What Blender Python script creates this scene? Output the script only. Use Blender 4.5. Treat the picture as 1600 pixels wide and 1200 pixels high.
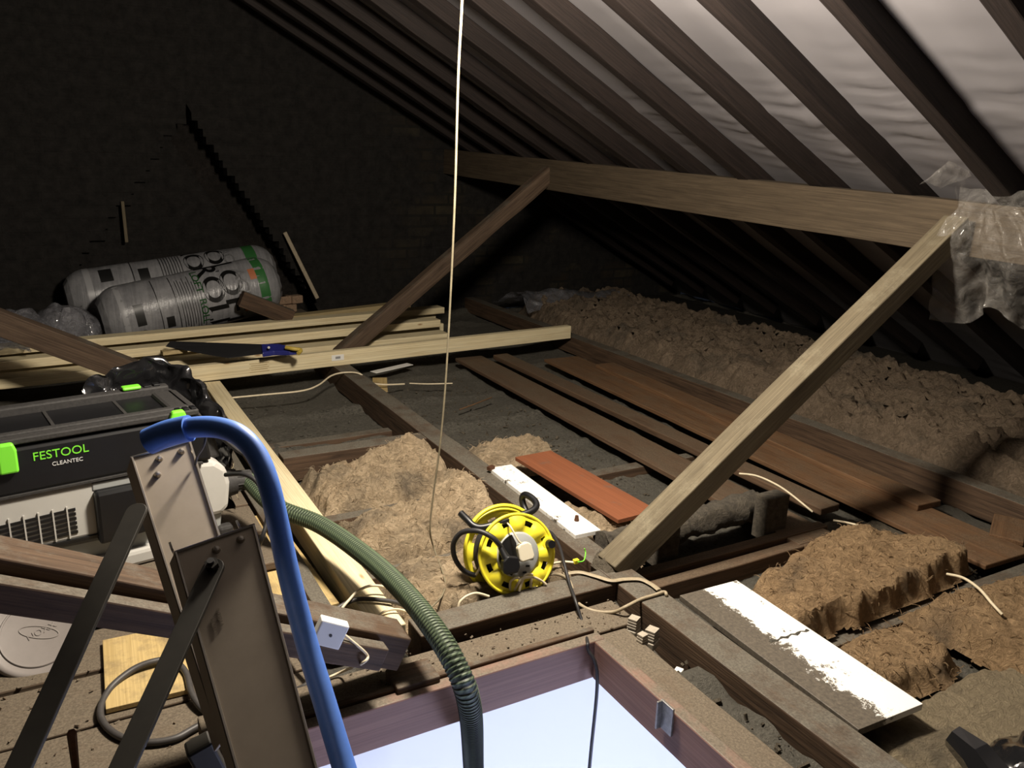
import bpy, math, random
from mathutils import Vector, Matrix, noise
random.seed(7)
V = Vector
PI = math.pi
scn = bpy.context.scene
for _o in list(bpy.data.objects): bpy.data.objects.remove(_o)
COL = scn.collection

# ------------------------------------------------------------------ camera
FPX = 1300.0; CAMH = 1.25
cY = V((50-800, -(212-600), FPX)).normalized()      # loft's long direction in camera axes (right, up, forward)
cZ = cY.cross(V((1, -.03, 0))).normalized()
if cZ.y < 0: cZ = -cZ
cX = cY.cross(cZ).normalized()
if cX.x < 0: cX = -cX
cam_d = bpy.data.cameras.new('camera'); cam = bpy.data.objects.new('camera', cam_d); COL.objects.link(cam)
cam_d.sensor_width = 36; cam_d.lens = FPX/1600*36; cam_d.clip_start = .02; cam_d.clip_end = 60
C0 = V((0, 0, CAMH))
def w_of(c): return V((cX.dot(c), cY.dot(c), cZ.dot(c)))
_r, _u, _f = w_of(V((1,0,0))), w_of(V((0,1,0))), w_of(V((0,0,1)))
cam.matrix_world = Matrix(((_r.x,_u.x,-_f.x,0),(_r.y,_u.y,-_f.y,0),(_r.z,_u.z,-_f.z,CAMH),(0,0,0,1)))
scn.camera = cam
def ray(u, v): return w_of(V((u-800, 600-v, FPX))).normalized()
def Z(u, v, z=0.0):  d = ray(u, v); return C0 + d*((z-CAMH)/d.z)      # point on a level plane
def Yp(u, v, y):     d = ray(u, v); return C0 + d*(y/d.y)             # point on a cross plane
def D(u, v, t):      return C0 + ray(u, v)*t                          # point at a distance

# ------------------------------------------------------------------ world, light, exposure
w = bpy.data.worlds.new('world'); scn.world = w; w.use_nodes = True
w.node_tree.nodes['Background'].inputs[0].default_value = (.25,.3,.4,1)
w.node_tree.nodes['Background'].inputs[1].default_value = .02
scn.view_settings.view_transform = 'Standard'; scn.view_settings.look = 'None'
scn.view_settings.gamma = 1; scn.view_settings.use_curve_mapping = False
scn.view_settings.exposure = 0.0
def light(name, kind, loc, power, color, size=.05, rot=(0,0,0), size_y=None):
    l = bpy.data.lights.new(name, kind); l.energy = power; l.color = color
    if kind == 'AREA':
        l.size = size
        if size_y: l.shape = 'RECTANGLE'; l.size_y = size_y
    else: l.shadow_soft_size = size
    o = bpy.data.objects.new(name, l); COL.objects.link(o); o.location = loc; o.rotation_euler = rot
    return o
light('hanging_bulb', 'POINT', (1.0, 1.87, 1.69), 285, (1, .895, .75), .12)
light('room_window_light', 'AREA', (2.1, -.9, -2.0), 125, (.60, .67, 1), 1.1, (math.radians(60), 0, math.radians(12)))

# ------------------------------------------------------------------ materials
def mat(name):
    m = bpy.data.materials.new(name); m.use_nodes = True
    nt = m.node_tree; b = nt.nodes['Principled BSDF']
    return m, nt, b
def nd(nt, t, **kw):
    n = nt.nodes.new(t)
    for k, v in kw.items():
        if k.startswith('i_'): n.inputs[k[2:].replace('_', ' ')].default_value = v
        else: setattr(n, k, v)
    return n
def c4(c): return (c[0], c[1], c[2], 1)
def ramp(nt, src, stops):
    r = nt.nodes.new('ShaderNodeValToRGB'); nt.links.new(src, r.inputs[0])
    e = r.color_ramp.elements
    while len(e) < len(stops): e.new(.5)
    for k, (p, c) in enumerate(stops): e[k].position = p; e[k].color = c4(c) if len(c) == 3 else c
    return r.outputs[0]
def coords(nt, kind='Object', scale=(1,1,1)):
    t = nt.nodes.new('ShaderNodeTexCoord'); mp = nt.nodes.new('ShaderNodeMapping')
    mp.inputs['Scale'].default_value = scale; nt.links.new(t.outputs[kind], mp.inputs[0]); return mp.outputs[0]
def nz(nt, vec, scale, detail=6, rough=.6, dist=0.0):
    n = nd(nt, 'ShaderNodeTexNoise'); n.inputs['Scale'].default_value = scale; n.inputs['Detail'].default_value = detail
    n.inputs['Roughness'].default_value = rough; n.inputs['Distortion'].default_value = dist
    nt.links.new(vec, n.inputs['Vector']); return n.outputs['Fac']
def mixc(nt, f, a, b, blend='MIX'):
    m = nt.nodes.new('ShaderNodeMix'); m.data_type = 'RGBA'; m.blend_type = blend
    for s, v in ((0, f), (6, a), (7, b)):
        if isinstance(v, (int, float)): m.inputs[s].default_value = v
        elif isinstance(v, tuple): m.inputs[s].default_value = c4(v)
        else: nt.links.new(v, m.inputs[s])
    return m.outputs[2]
def bump(nt, b, h, strength=.3, dist=.01):
    n = nt.nodes.new('ShaderNodeBump'); n.inputs['Strength'].default_value = strength; n.inputs['Distance'].default_value = dist
    nt.links.new(h, n.inputs['Height']); nt.links.new(n.outputs[0], b.inputs['Normal'])
def up_mask(nt, lo=.6, hi=.95):
    g = nt.nodes.new('ShaderNodeNewGeometry'); s = nt.nodes.new('ShaderNodeSeparateXYZ'); nt.links.new(g.outputs['Normal'], s.inputs[0])
    m = nt.nodes.new('ShaderNodeMapRange'); nt.links.new(s.outputs[2], m.inputs[0]); m.inputs[1].default_value = lo; m.inputs[2].default_value = hi
    return m.outputs[0]
def math_(nt, op, a, b=0.0):
    m = nt.nodes.new('ShaderNodeMath'); m.operation = op
    for k, v in ((0, a), (1, b)):
        if isinstance(v, (int, float)): m.inputs[k].default_value = v
        else: nt.links.new(v, m.inputs[k])
    return m.outputs[0]

DUST = (.135, .12, .095)
def wood(name, dark, lite, dust=0.0, dustc=DUST, rough=.75, grain=1.0, knots=False, bs=.35, spec=.3):
    m, nt, b = mat(name)
    v = coords(nt, 'Object', (1.2, 14, 14)); g = nz(nt, v, 3.2*grain, 7, .65, .6)
    v2 = coords(nt, 'Object', (.5, 60, 60)); g2 = nz(nt, v2, 3, 3, .6)
    col = ramp(nt, g, [(.32, dark), (.68, lite)])
    col = mixc(nt, .35, col, ramp(nt, g2, [(.35, tuple(x*.45 for x in dark)), (.65, lite)]))
    if knots:
        vk = coords(nt, 'Object', (1.6, 5, 5)); vo = nd(nt, 'ShaderNodeTexVoronoi'); vo.inputs['Scale'].default_value = 2.2
        nt.links.new(vk, vo.inputs['Vector'])
        col = mixc(nt, ramp(nt, vo.outputs['Distance'], [(.03, (.8,.8,.8)), (.09, (0,0,0))]), col, (.30, .15, .05))
    if dust:
        n = nz(nt, coords(nt, 'Object', (1,1,1)), 9, 8, .7)
        f = math_(nt, 'MULTIPLY', up_mask(nt, .45, .9), ramp(nt, n, [(.62-.5*dust, (0,0,0)), (.80-.35*dust, (1,1,1))]))
        nf = nz(nt, coords(nt, 'Object', (1,1,1)), 160, 4, .8)
        dcol = ramp(nt, nf, [(.35, tuple(x*.55 for x in dustc)), (.7, tuple(x*1.25 for x in dustc))])
        col = mixc(nt, f, col, dcol)
    nt.links.new(col, b.inputs['Base Color']); b.inputs['Roughness'].default_value = rough
    b.inputs['Specular IOR Level'].default_value = spec
    bump(nt, b, math_(nt, 'ADD', g, math_(nt, 'MULTIPLY', g2, .5)), bs, .006)
    return m
M = {}
M['old'] = wood('old_timber', (.030,.018,.011), (.115,.070,.042), dust=.75)
M['oldclean'] = wood('old_timber_swept', (.035,.021,.013), (.12,.075,.045), dust=.35)
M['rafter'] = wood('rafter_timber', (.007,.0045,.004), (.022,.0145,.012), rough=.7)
M['purlin'] = wood('purlin_timber', (.048,.034,.021), (.098,.072,.045), rough=.8)
M['strut'] = wood('strut_timber', (.095,.076,.048), (.175,.143,.092), rough=.8, dust=.25, dustc=(.22,.19,.13))
M['strutdark'] = wood('dark_strut_timber', (.045,.028,.018), (.12,.080,.052), rough=.8, dust=.3)
M['plank'] = wood('dusty_plank', (.060,.034,.019), (.150,.092,.055), dust=.65, dustc=(.12,.085,.055))
M['plank2'] = wood('red_brown_plank', (.085,.042,.020), (.190,.105,.052), dust=.45, dustc=(.15,.095,.055))
M['red'] = wood('orange_red_board', (.20,.070,.032), (.27,.095,.044), rough=.65, grain=.5, dust=.12, bs=.1)
M['pine'] = wood('new_pine', (.68,.55,.32), (.84,.74,.50), rough=.6, knots=True, bs=.10)
M['pinedull'] = wood('dull_pine', (.36,.27,.13), (.52,.41,.22), rough=.7, knots=True, bs=.15)
M['lining'] = wood('stained_hatch_lining', (.22,.118,.088), (.28,.16,.122), rough=.6, bs=.08, dust=.7, dustc=(.17,.14,.105))
M['ply'] = wood('yellow_sheet_board', (.44,.31,.12), (.60,.45,.21), rough=.7, grain=.4, dust=.3, dustc=(.24,.18,.10), bs=.1)
M['deck'] = wood('dusty_deck_board', (.09,.062,.040), (.16,.115,.078), rough=.9, dust=.95, dustc=(.155,.125,.09))

def plain(name, col, rough=.5, metal=0, spec=.5, var=.0, bs=0, sc=60):
    m, nt, b = mat(name)
    if var:
        f = nz(nt, coords(nt), sc, 6, .65)
        nt.links.new(ramp(nt, f, [(.3, tuple(x*(1-var) for x in col)), (.7, tuple(min(1, x*(1+var*.6)) for x in col))]), b.inputs['Base Color'])
        if bs: bump(nt, b, f, bs, .003)
    else: b.inputs['Base Color'].default_value = c4(col)
    b.inputs['Roughness'].default_value = rough; b.inputs['Metallic'].default_value = metal; b.inputs['Specular IOR Level'].default_value = spec
    return m
M['blue'] = plain('blue_plastic', (.085,.20,.62), .45, var=.08)
M['laddergrey'] = plain('taupe_ladder_paint', (.34,.285,.225), .5, .1, var=.08, sc=25)
M['ladderedge'] = plain('bare_ladder_metal', (.45,.41,.36), .3, .9)
M['blacksteel'] = plain('black_steel', (.030,.027,.022), .5, .3, var=.15)
M['black'] = plain('black_plastic', (.006,.006,.007), .42, var=.2, sc=40)
M['blackdusty'] = plain('dusty_black_plastic', (.030,.028,.027), .7, var=.5, sc=120)
M['white'] = plain('pale_grey_plastic', (.48,.47,.44), .45, var=.06, sc=12)
M['green'] = plain('green_plastic', (.20,.72,.045), .4)
M['yellow'] = plain('yellow_plastic', (.84,.73,.04), .42, var=.05)
M['grey'] = plain('grey_plastic', (.33,.34,.33), .45)
M['ivory'] = plain('ivory_plastic', (.72,.66,.50), .4)
M['cablewhite'] = plain('white_cable', (.66,.57,.40), .5, var=.15)
M['cord'] = plain('dirty_pale_cord', (.19,.16,.10), .8, var=.35, sc=30)
M['cablebrown'] = plain('taupe_flat_cable', (.33,.27,.18), .6, var=.2)
M['cableblack'] = plain('black_rubber_cable', (.020,.019,.020), .5)
M['cablegrey'] = plain('grey_rubber_cable', (.055,.050,.048), .5, var=.2)
M['boxwhite'] = plain('white_box_plastic', (.68,.68,.66), .45)
M['steel'] = plain('galvanised_steel', (.30,.29,.27), .4, .7, var=.3, sc=80)
M['claygrey'] = plain('grey_clip_plastic', (.40,.35,.28), .6, var=.25)
M['rust'] = plain('rusty_iron', (.09,.035,.015), .8, .3, var=.4)
M['brickrub'] = plain('broken_brick', (.30,.20,.13), .9, var=.4, bs=.5)
M['roomwall'] = plain('painted_room_wall', (.80,.80,.80), .8)
M['paper'] = plain('white_paper', (.75,.74,.70), .8)
M['lidgrey'] = plain('grey_bucket_plastic', (.24,.215,.20), .5, var=.06, sc=30)
M['blade'] = plain('dark_saw_steel', (.022,.022,.024), .5, .2)
M['navy'] = plain('navy_plastic', (.018,.022,.16), .45)
M['knobyellow'] = plain('dull_yellow_plastic', (.45,.33,.06), .5)
M['stickergrey'] = plain('grey_print', (.25,.25,.25), .8)
M['inkblack'] = plain('black_print', (.012,.012,.012), .4)
M['inkgreen'] = plain('green_print', (.03,.13,.035), .4)
M['inkorange'] = plain('orange_print', (.42,.15,.07), .4)
M['inkgrey'] = plain('pale_print', (.30,.30,.31), .4)
M['textwhite'] = plain('white_print', (.6,.6,.6), .5)
M['stain'] = plain('dark_stamp_ink', (.20,.165,.125), .6)

# white board with clinging dirt
def whiteboard(name, amount, edge):
    m, nt, b = mat(name)
    v = coords(nt); n = nz(nt, v, 11, 9, .72); n2 = nz(nt, v, 95, 5, .75)
    s = nt.nodes.new('ShaderNodeSeparateXYZ'); nt.links.new(v, s.inputs[0])
    side = nt.nodes.new('ShaderNodeMapRange'); nt.links.new(s.outputs[1], side.inputs[0])
    side.inputs[1].default_value = edge[0]; side.inputs[2].default_value = edge[1]; side.inputs[3].default_value = 0; side.inputs[4].default_value = 1
    f = math_(nt, 'ADD', math_(nt, 'MULTIPLY', side.outputs[0], amount), math_(nt, 'ADD', math_(nt, 'MULTIPLY', n, 1.15), math_(nt, 'MULTIPLY', n2, .50)))
    fm = ramp(nt, f, [(.95, (0,0,0)), (1.0, (1,1,1))])
    col = mixc(nt, fm, (.86,.84,.79), ramp(nt, n2, [(.3, (.05,.043,.034)), (.7, (.15,.125,.095))]))
    nt.links.new(col, b.inputs['Base Color']); b.inputs['Roughness'].default_value = .55
    bump(nt, b, fm, .5, .004); return m
M['board_dirty'] = whiteboard('white_faced_board', .48, (.125, .02))
M['board_clean'] = whiteboard('white_faced_strip', .08, (.07, .0))

def dust_mat(name, c1, c2, c3, s=1.0, bs=.9):
    m, nt, b = mat(name); v = coords(nt)
    n = nz(nt, v, 5*s, 8, .7); n2 = nz(nt, v, 70*s, 8, .75); n3 = nz(nt, v, 260*s, 3, .7)
    col = ramp(nt, n2, [(.30, c1), (.62, c2)])
    col = mixc(nt, ramp(nt, n, [(.45, (0,0,0)), (.68, (1,1,1))]), col, c3)
    col = mixc(nt, ramp(nt, n3, [(.64, (0,0,0)), (.74, (1,1,1))]), col, tuple(min(1,x*2.2) for x in c2))
    nt.links.new(col, b.inputs['Base Color']); b.inputs['Roughness'].default_value = 1; b.inputs['Specular IOR Level'].default_value = .1
    bump(nt, b, math_(nt, 'ADD', n2, math_(nt, 'MULTIPLY', n3, .35)), bs, .02); return m
M['dust'] = dust_mat('loft_dust', (.060,.056,.047), (.175,.162,.135), (.12,.112,.094))
M['dustbrown'] = dust_mat('brown_rubble_dust', (.060,.050,.038), (.17,.145,.108), (.12,.10,.075))
M['eaveshade'] = dust_mat('eaves_shade_black', (.015,.014,.012), (.050,.046,.038), (.035,.032,.028))  # purlin's shade on the eaves floor, put into the colour
def wool_mat(name, lite, mid, dark, dirt=.5):
    m, nt, b = mat(name); v = coords(nt)
    n = nz(nt, v, 7, 9, .62, 1.2); n2 = nz(nt, v, 34, 9, .72, 1.6); n3 = nz(nt, coords(nt, 'Object', (1,1,1)), 3.2, 5, .6, .5)
    col = ramp(nt, n, [(.34, mid), (.60, lite)])
    col = mixc(nt, .62, col, ramp(nt, n2, [(.30, dark), (.50, mid), (.68, lite)]))
    col = mixc(nt, ramp(nt, n3, [(.62-.22*dirt, (0,0,0)), (.78-.12*dirt, (.85,.85,.85))]), col, (.105,.095,.080))
    nt.links.new(col, b.inputs['Base Color']); b.inputs['Roughness'].default_value = 1; b.inputs['Specular IOR Level'].default_value = .08
    b.inputs['Sheen Weight'].default_value = 0
    n5 = nz(nt, v, 120, 6, .8, 2.0)
    bump(nt, b, math_(nt, 'ADD', math_(nt, 'MULTIPLY', n5, .35), math_(nt, 'ADD', n2, math_(nt, 'MULTIPLY', n, .6))), 1, .035); return m
M['wool'] = wool_mat('fawn_mineral_wool', (1.0,.80,.55), (.55,.41,.26), (.12,.095,.066), .62)
M['woolpink'] = wool_mat('brown_mineral_wool', (.72,.49,.28), (.40,.265,.145), (.11,.075,.045), .35)
M['wooldull'] = wool_mat('dirty_brown_mineral_wool', (.46,.35,.25), (.24,.18,.125), (.06,.046,.034), .45)
M['woolflat'] = wool_mat('dusty_fawn_blanket', (.52,.42,.28), (.38,.31,.205), (.20,.165,.12), .5)

def brick_wall():
    m, nt, b = mat('sooty_gable_brick'); v = coords(nt)
    s = nt.nodes.new('ShaderNodeSeparateXYZ'); nt.links.new(v, s.inputs[0])
    cb = nt.nodes.new('ShaderNodeCombineXYZ'); nt.links.new(s.outputs[0], cb.inputs[0]); nt.links.new(s.outputs[2], cb.inputs[1])
    br = nd(nt, 'ShaderNodeTexBrick'); nt.links.new(cb.outputs[0], br.inputs['Vector']); br.inputs['Scale'].default_value = 1
    br.inputs['Brick Width'].default_value = .25; br.inputs['Row Height'].default_value = .088; br.inputs['Mortar Size'].default_value = .010
    br.inputs['Color1'].default_value = (.024,.018,.014,1); br.inputs['Color2'].default_value = (.045,.038,.025,1); br.inputs['Mortar'].default_value = (.018,.017,.014,1)
    n = nz(nt, v, 1.7, 7, .65); n2 = nz(nt, v, 14, 8, .7)
    soot = ramp(nt, n2, [(.3, (.010,.0095,.009)), (.7, (.027,.0245,.0225))])
    xm = nt.nodes.new('ShaderNodeMapRange'); nt.links.new(s.outputs[0], xm.inputs[0]); xm.inputs[1].default_value = 2.2; xm.inputs[2].default_value = 2.9
    f = math_(nt, 'MULTIPLY', xm.outputs[0], ramp(nt, n, [(.50, (0,0,0)), (.62, (1,1,1))]))
    col = mixc(nt, f, soot, br.outputs['Color'])
    nt.links.new(col, b.inputs['Base Color']); b.inputs['Roughness'].default_value = .95; b.inputs['Specular IOR Level'].default_value = .15
    bump(nt, b, math_(nt, 'ADD', n2, math_(nt, 'MULTIPLY', br.outputs['Fac'], -.5)), .7, .02); return m
M['gable'] = brick_wall()
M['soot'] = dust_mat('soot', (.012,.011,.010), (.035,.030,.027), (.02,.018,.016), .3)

def membrane():
    m, nt, b = mat('pale_roof_membrane'); v = coords(nt)
    n = nz(nt, v, 2.5, 4, .5); n2 = nz(nt, v, 220, 2, .6)
    nt.links.new(ramp(nt, n, [(.3, (.175,.166,.174)), (.7, (.215,.204,.212))]), b.inputs['Base Color']); b.inputs['Roughness'].default_value = .42
    b.inputs['Specular IOR Level'].default_value = .5
    bump(nt, b, n2, .08, .001); return m
M['membrane'] = membrane()

def film(name, tint, alpha, rough=.12, spec=.5):
    m, nt, b = mat(name)
    b.inputs['Base Color'].default_value = c4(tint); b.inputs['Roughness'].default_value = rough
    b.inputs['Specular IOR Level'].default_value = spec
    n = nz(nt, coords(nt), 22, 6, .7, 1.0)
    nt.links.new(ramp(nt, n, [(.35, (alpha*.45,)*3), (.7, (min(1, alpha*1.6),)*3)]), b.inputs['Alpha'])
    bump(nt, b, n, .55, .02); return m
M['film'] = film('clear_polythene', (.50,.47,.43), .17, .10, 1.0)
M['filmgrey'] = film('grey_polythene_wrap', (.20,.20,.22), .75, .18)
M['binbag'] = plain('black_bin_bag_film', (.010,.010,.011), .13, 0, 1.0)
for k_ in ('film', 'filmgrey', 'binbag'):
    b_ = M[k_].node_tree.nodes['Principled BSDF']; b_.inputs['Coat Weight'].default_value = 1; b_.inputs['Coat Roughness'].default_value = .07
def roll_mat():
    m, nt, b = mat('printed_grey_wrap'); v = coords(nt, 'Object', (60, 4, 4))
    n = nz(nt, v, 1, 3, .5); n2 = nz(nt, coords(nt), 14, 6, .7)
    nt.links.new(mixc(nt, .5, ramp(nt, n, [(.35,(.17,.17,.18)),(.6,(.27,.27,.28))]), ramp(nt, n2, [(.35,(.15,.15,.16)),(.7,(.30,.30,.31))])), b.inputs['Base Color'])
    b.inputs['Roughness'].default_value = .3; bump(nt, b, math_(nt, 'ADD', n, n2), .35, .01); return m
M['wrap'] = roll_mat()
def hose_mat():
    m, nt, b = mat('green_black_woven_hose')
    uv = nt.nodes.new('ShaderNodeUVMap'); s = nt.nodes.new('ShaderNodeSeparateXYZ'); nt.links.new(uv.outputs[0], s.inputs[0])
    # u runs along the hose (turns), v round it
    def stripe(ku, kv, lo):
        a = math_(nt, 'ADD', math_(nt, 'MULTIPLY', s.outputs[0], ku), math_(nt, 'MULTIPLY', s.outputs[1], kv))
        return ramp(nt, math_(nt, 'FRACT', a), [(0, (0,0,0)), (lo, (1,1,1)), (lo+.25, (1,1,1)), (1, (0,0,0))])
    a = stripe(1, 1, .3); c = stripe(1, -9, .3)
    col = mixc(nt, a, (.003,.006,.004), (.020,.036,.020))
    col = mixc(nt, math_(nt, 'MULTIPLY', a, c), col, (.10,.135,.075))
    nt.links.new(col, b.inputs['Base Color']); b.inputs['Roughness'].default_value = .55
    bump(nt, b, a, .7, .006); return m
M['hose'] = hose_mat()
def lag_mat():
    m, nt, b = mat('dust_caked_lagging'); v = coords(nt)
    n = nz(nt, v, 40, 8, .75); nt.links.new(ramp(nt, n, [(.3,(.045,.038,.030)),(.7,(.16,.135,.10))]), b.inputs['Base Color'])
    b.inputs['Roughness'].default_value = 1; bump(nt, b, n, 1, .02); return m
M['lag'] = lag_mat()

# ------------------------------------------------------------------ builders
WM = {}                                    # world matrix of every object made here
class MB:
    def __init__(s): s.v = []; s.f = []; s.uv = None; s.smooth = False
    def add(s, vs, fs):
        k = len(s.v); s.v += [V(x) for x in vs]; s.f += [tuple(i+k for i in f) for f in fs]; return s
    def box(s, c, size, R=None):
        c = V(c); hx, hy, hz = [x/2 for x in size]
        vs = [V((a*hx, b*hy, d*hz)) for d in (-1,1) for b in (-1,1) for a in (-1,1)]
        if R: vs = [R @ x for x in vs]
        return s.add([c+x for x in vs], [(0,2,3,1),(4,5,7,6),(0,1,5,4),(2,6,7,3),(0,4,6,2),(1,3,7,5)])
    def hexa(s, p):                        # eight corners: bottom ring then top ring
        return s.add(p, [(3,2,1,0),(4,5,6,7),(0,1,5,4),(1,2,6,5),(2,3,7,6),(3,0,4,7)])
    def prism(s, poly, h, base=V((0,0,0)), ax=None):  # poly in plane (a,b), extruded along n; ax=(a,b,n)
        a, b, n = ax or (V((1,0,0)), V((0,1,0)), V((0,0,1))); k = len(poly)
        vs = [base + a*p[0] + b*p[1] for p in poly] + [base + a*p[0] + b*p[1] + n*h for p in poly]
        return s.add(vs, [tuple(range(k))[::-1], tuple(range(k, 2*k))] + [(i, (i+1)%k, (i+1)%k+k, i+k) for i in range(k)])
    def tube(s, pts, r, n=10, cap=True, closed=False, flat=1.0):
        pts = [V(p) for p in pts]; N = len(pts); rings = []
        t0 = (pts[1]-pts[0]).normalized(); up = V((0,0,1)) if abs(t0.z) < .9 else V((1,0,0))
        a = t0.cross(up).normalized(); k0 = len(s.v)
        for i in range(N):
            if closed: t = (pts[(i+1)%N]-pts[i-1]).normalized()
            else: t = (pts[min(i+1,N-1)]-pts[max(i-1,0)]).normalized()
            a = (a - t*a.dot(t)).normalized(); b = t.cross(a)
            rr = r[i] if isinstance(r, (list,tuple)) else r
            for j in range(n):
                an = 2*PI*j/n; s.v.append(pts[i] + a*math.cos(an)*rr + b*math.sin(an)*rr*flat)
        for i in range(N if closed else N-1):
            for j in range(n):
                q = (i+1) % N
                s.f.append((k0+i*n+j, k0+i*n+(j+1)%n, k0+q*n+(j+1)%n, k0+q*n+j))
        if cap and not closed:
            s.f.append(tuple(k0+j for j in range(n))[::-1]); s.f.append(tuple(k0+(N-1)*n+j for j in range(n)))
        s.smooth = True; return s
    def cyl(s, p0, p1, r0, r1=None, n=24): return s.tube([p0, p1], [r0, r0 if r1 is None else r1], n)
    def lathe(s, prof, c, axis, n=40):     # prof: (radius, height) list
        axis = V(axis).normalized(); a = axis.orthogonal().normalized(); b = axis.cross(a); k0 = len(s.v); m = len(prof); c = V(c)
        for r, h in prof:
            for j in range(n):
                an = 2*PI*j/n; s.v.append(c + axis*h + (a*math.cos(an)+b*math.sin(an))*r)
        for i in range(m-1):
            for j in range(n): s.f.append((k0+i*n+j, k0+i*n+(j+1)%n, k0+(i+1)*n+(j+1)%n, k0+(i+1)*n+j))
        s.smooth = True; return s
    def grid(s, fn, nu, nv):
        k0 = len(s.v)
        for i in range(nu+1):
            for j in range(nv+1): s.v.append(V(fn(i/nu, j/nv)))
        for i in range(nu):
            for j in range(nv):
                q = k0+i*(nv+1)+j; s.f.append((q, q+nv+1, q+nv+2, q+1))
        s.smooth = True; return s
def link(name, mesh, m, parent=None, mw=None):
    o = bpy.data.objects.new(name, mesh); COL.objects.link(o)
    if m: mesh.materials.append(M[m] if isinstance(m, str) else m)
    mw = mw or Matrix(); WM[o.name] = mw
    if parent:
        o.parent = parent; o.matrix_parent_inverse = WM[parent.name].inverted()
    o.matrix_basis = mw; return o
def obj(name, mb, m, parent=None, org=None, smooth=None, bevel=0, autos=False):
    org = V(org) if org else sum(mb.v, V())/len(mb.v)
    me = bpy.data.meshes.new(name); me.from_pydata([tuple(x-org) for x in mb.v], [], mb.f); me.validate(); me.update()
    sm = mb.smooth if smooth is None else smooth
    if sm:
        for p in me.polygons: p.use_smooth = True
        me.set_sharp_from_angle(angle=math.radians(50))
    o = link(name, me, m, parent, Matrix.Translation(org))
    if bevel:
        b = o.modifiers.new('bevel', 'BEVEL'); b.width = bevel; b.segments = 2; b.limit_method = 'ANGLE'
    return o
def tag(o, label, cat, group=None, kind=None):
    o['label'] = label; o['category'] = cat
    if group: o['group'] = group
    if kind: o['kind'] = kind
    return o
def struct(name, mb, m, **k):
    o = obj(name, mb, m, **k); o['kind'] = 'structure'; return o
def thing(name, loc, label, cat, group=None):
    o = bpy.data.objects.new(name, None); COL.objects.link(o); o.location = loc; o.empty_display_size = .05
    WM[o.name] = Matrix.Translation(V(loc)); return tag(o, label, cat, group)
def beam_mesh(L, wy, h, jit=.0025, seg=None, seed=0, bow=0.0):
    seg = seg or max(2, int(L/.12)); vs = []; fs = []
    for i in range(seg+1):
        x = L*i/seg
        for (a, b) in ((-1,-1),(1,-1),(1,1),(-1,1)):
            n = noise.noise_vector(V((x*3+seed, a*3.1, b*2.7)))*jit*(0 if False else 1)
            vs.append((x, a*wy/2+n.y, b*h/2+n.z + bow*math.sin(PI*i/seg)))
    for i in range(seg):
        for j in range(4):
            q = i*4; fs.append((q+j, q+(j+1)%4, q+4+(j+1)%4, q+4+j))
    fs = [f[::-1] for f in fs]; fs.append((0,1,2,3)); fs.append(tuple(seg*4+j for j in (3,2,1,0)))
    me = bpy.data.meshes.new('beam'); me.from_pydata(vs, [], fs); me.validate(); me.update(); return me
def beam(name, p0, p1, wy, h, m, up=(0,0,1), parent=None, jit=.0025, bevel=.004, seed=None, top=False, bow=0.0, seg=None):
    """p0..p1 is the centre line (or, with top, the centre of the upper face)."""
    p0, p1 = V(p0), V(p1); x = (p1-p0).normalized(); up = V(up); y = up.cross(x).normalized(); z = x.cross(y)
    if top: p0 = p0 - z*h/2; p1 = p1 - z*h/2
    mw = Matrix(((x.x,y.x,z.x,p0.x),(x.y,y.y,z.y,p0.y),(x.z,y.z,z.z,p0.z),(0,0,0,1)))
    me = beam_mesh((p1-p0).length, wy, h, jit, seg, seed if seed is not None else random.random()*90, bow)
    o = link(name, me, m, parent, mw)
    if bevel:
        b = o.modifiers.new('bevel', 'BEVEL'); b.width = bevel; b.segments = 2; b.limit_method = 'ANGLE'
    return o
def smooth_path(pts, n=8):
    pts = [V(p) for p in pts]; out = []
    for i in range(len(pts)-1):
        p0, p1, p2, p3 = pts[max(i-1,0)], pts[i], pts[i+1], pts[min(i+2, len(pts)-1)]
        for k in range(n):
            t = k/n; out.append(.5*((2*p1)+(p2-p0)*t+(2*p0-5*p1+4*p2-p3)*t*t+(3*p1-p0-3*p2+p3)*t*t*t))
    out.append(pts[-1]); return out
def cable(name, pts, r, m, label, cat='cable', parent=None, group=None, n=8, flat=1.0, wig=0.0):
    p = smooth_path(pts, 8)
    if wig: p = [q + noise.noise_vector(q*14)*wig for q in p]
    mb = MB().tube(p, r, n, flat=flat); o = obj(name, mb, m, parent)
    if label: tag(o, label, cat, group)
    return o
def fbm(p, o=4, h=.9): return noise.fractal(p, h, 2.0, o)
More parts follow.
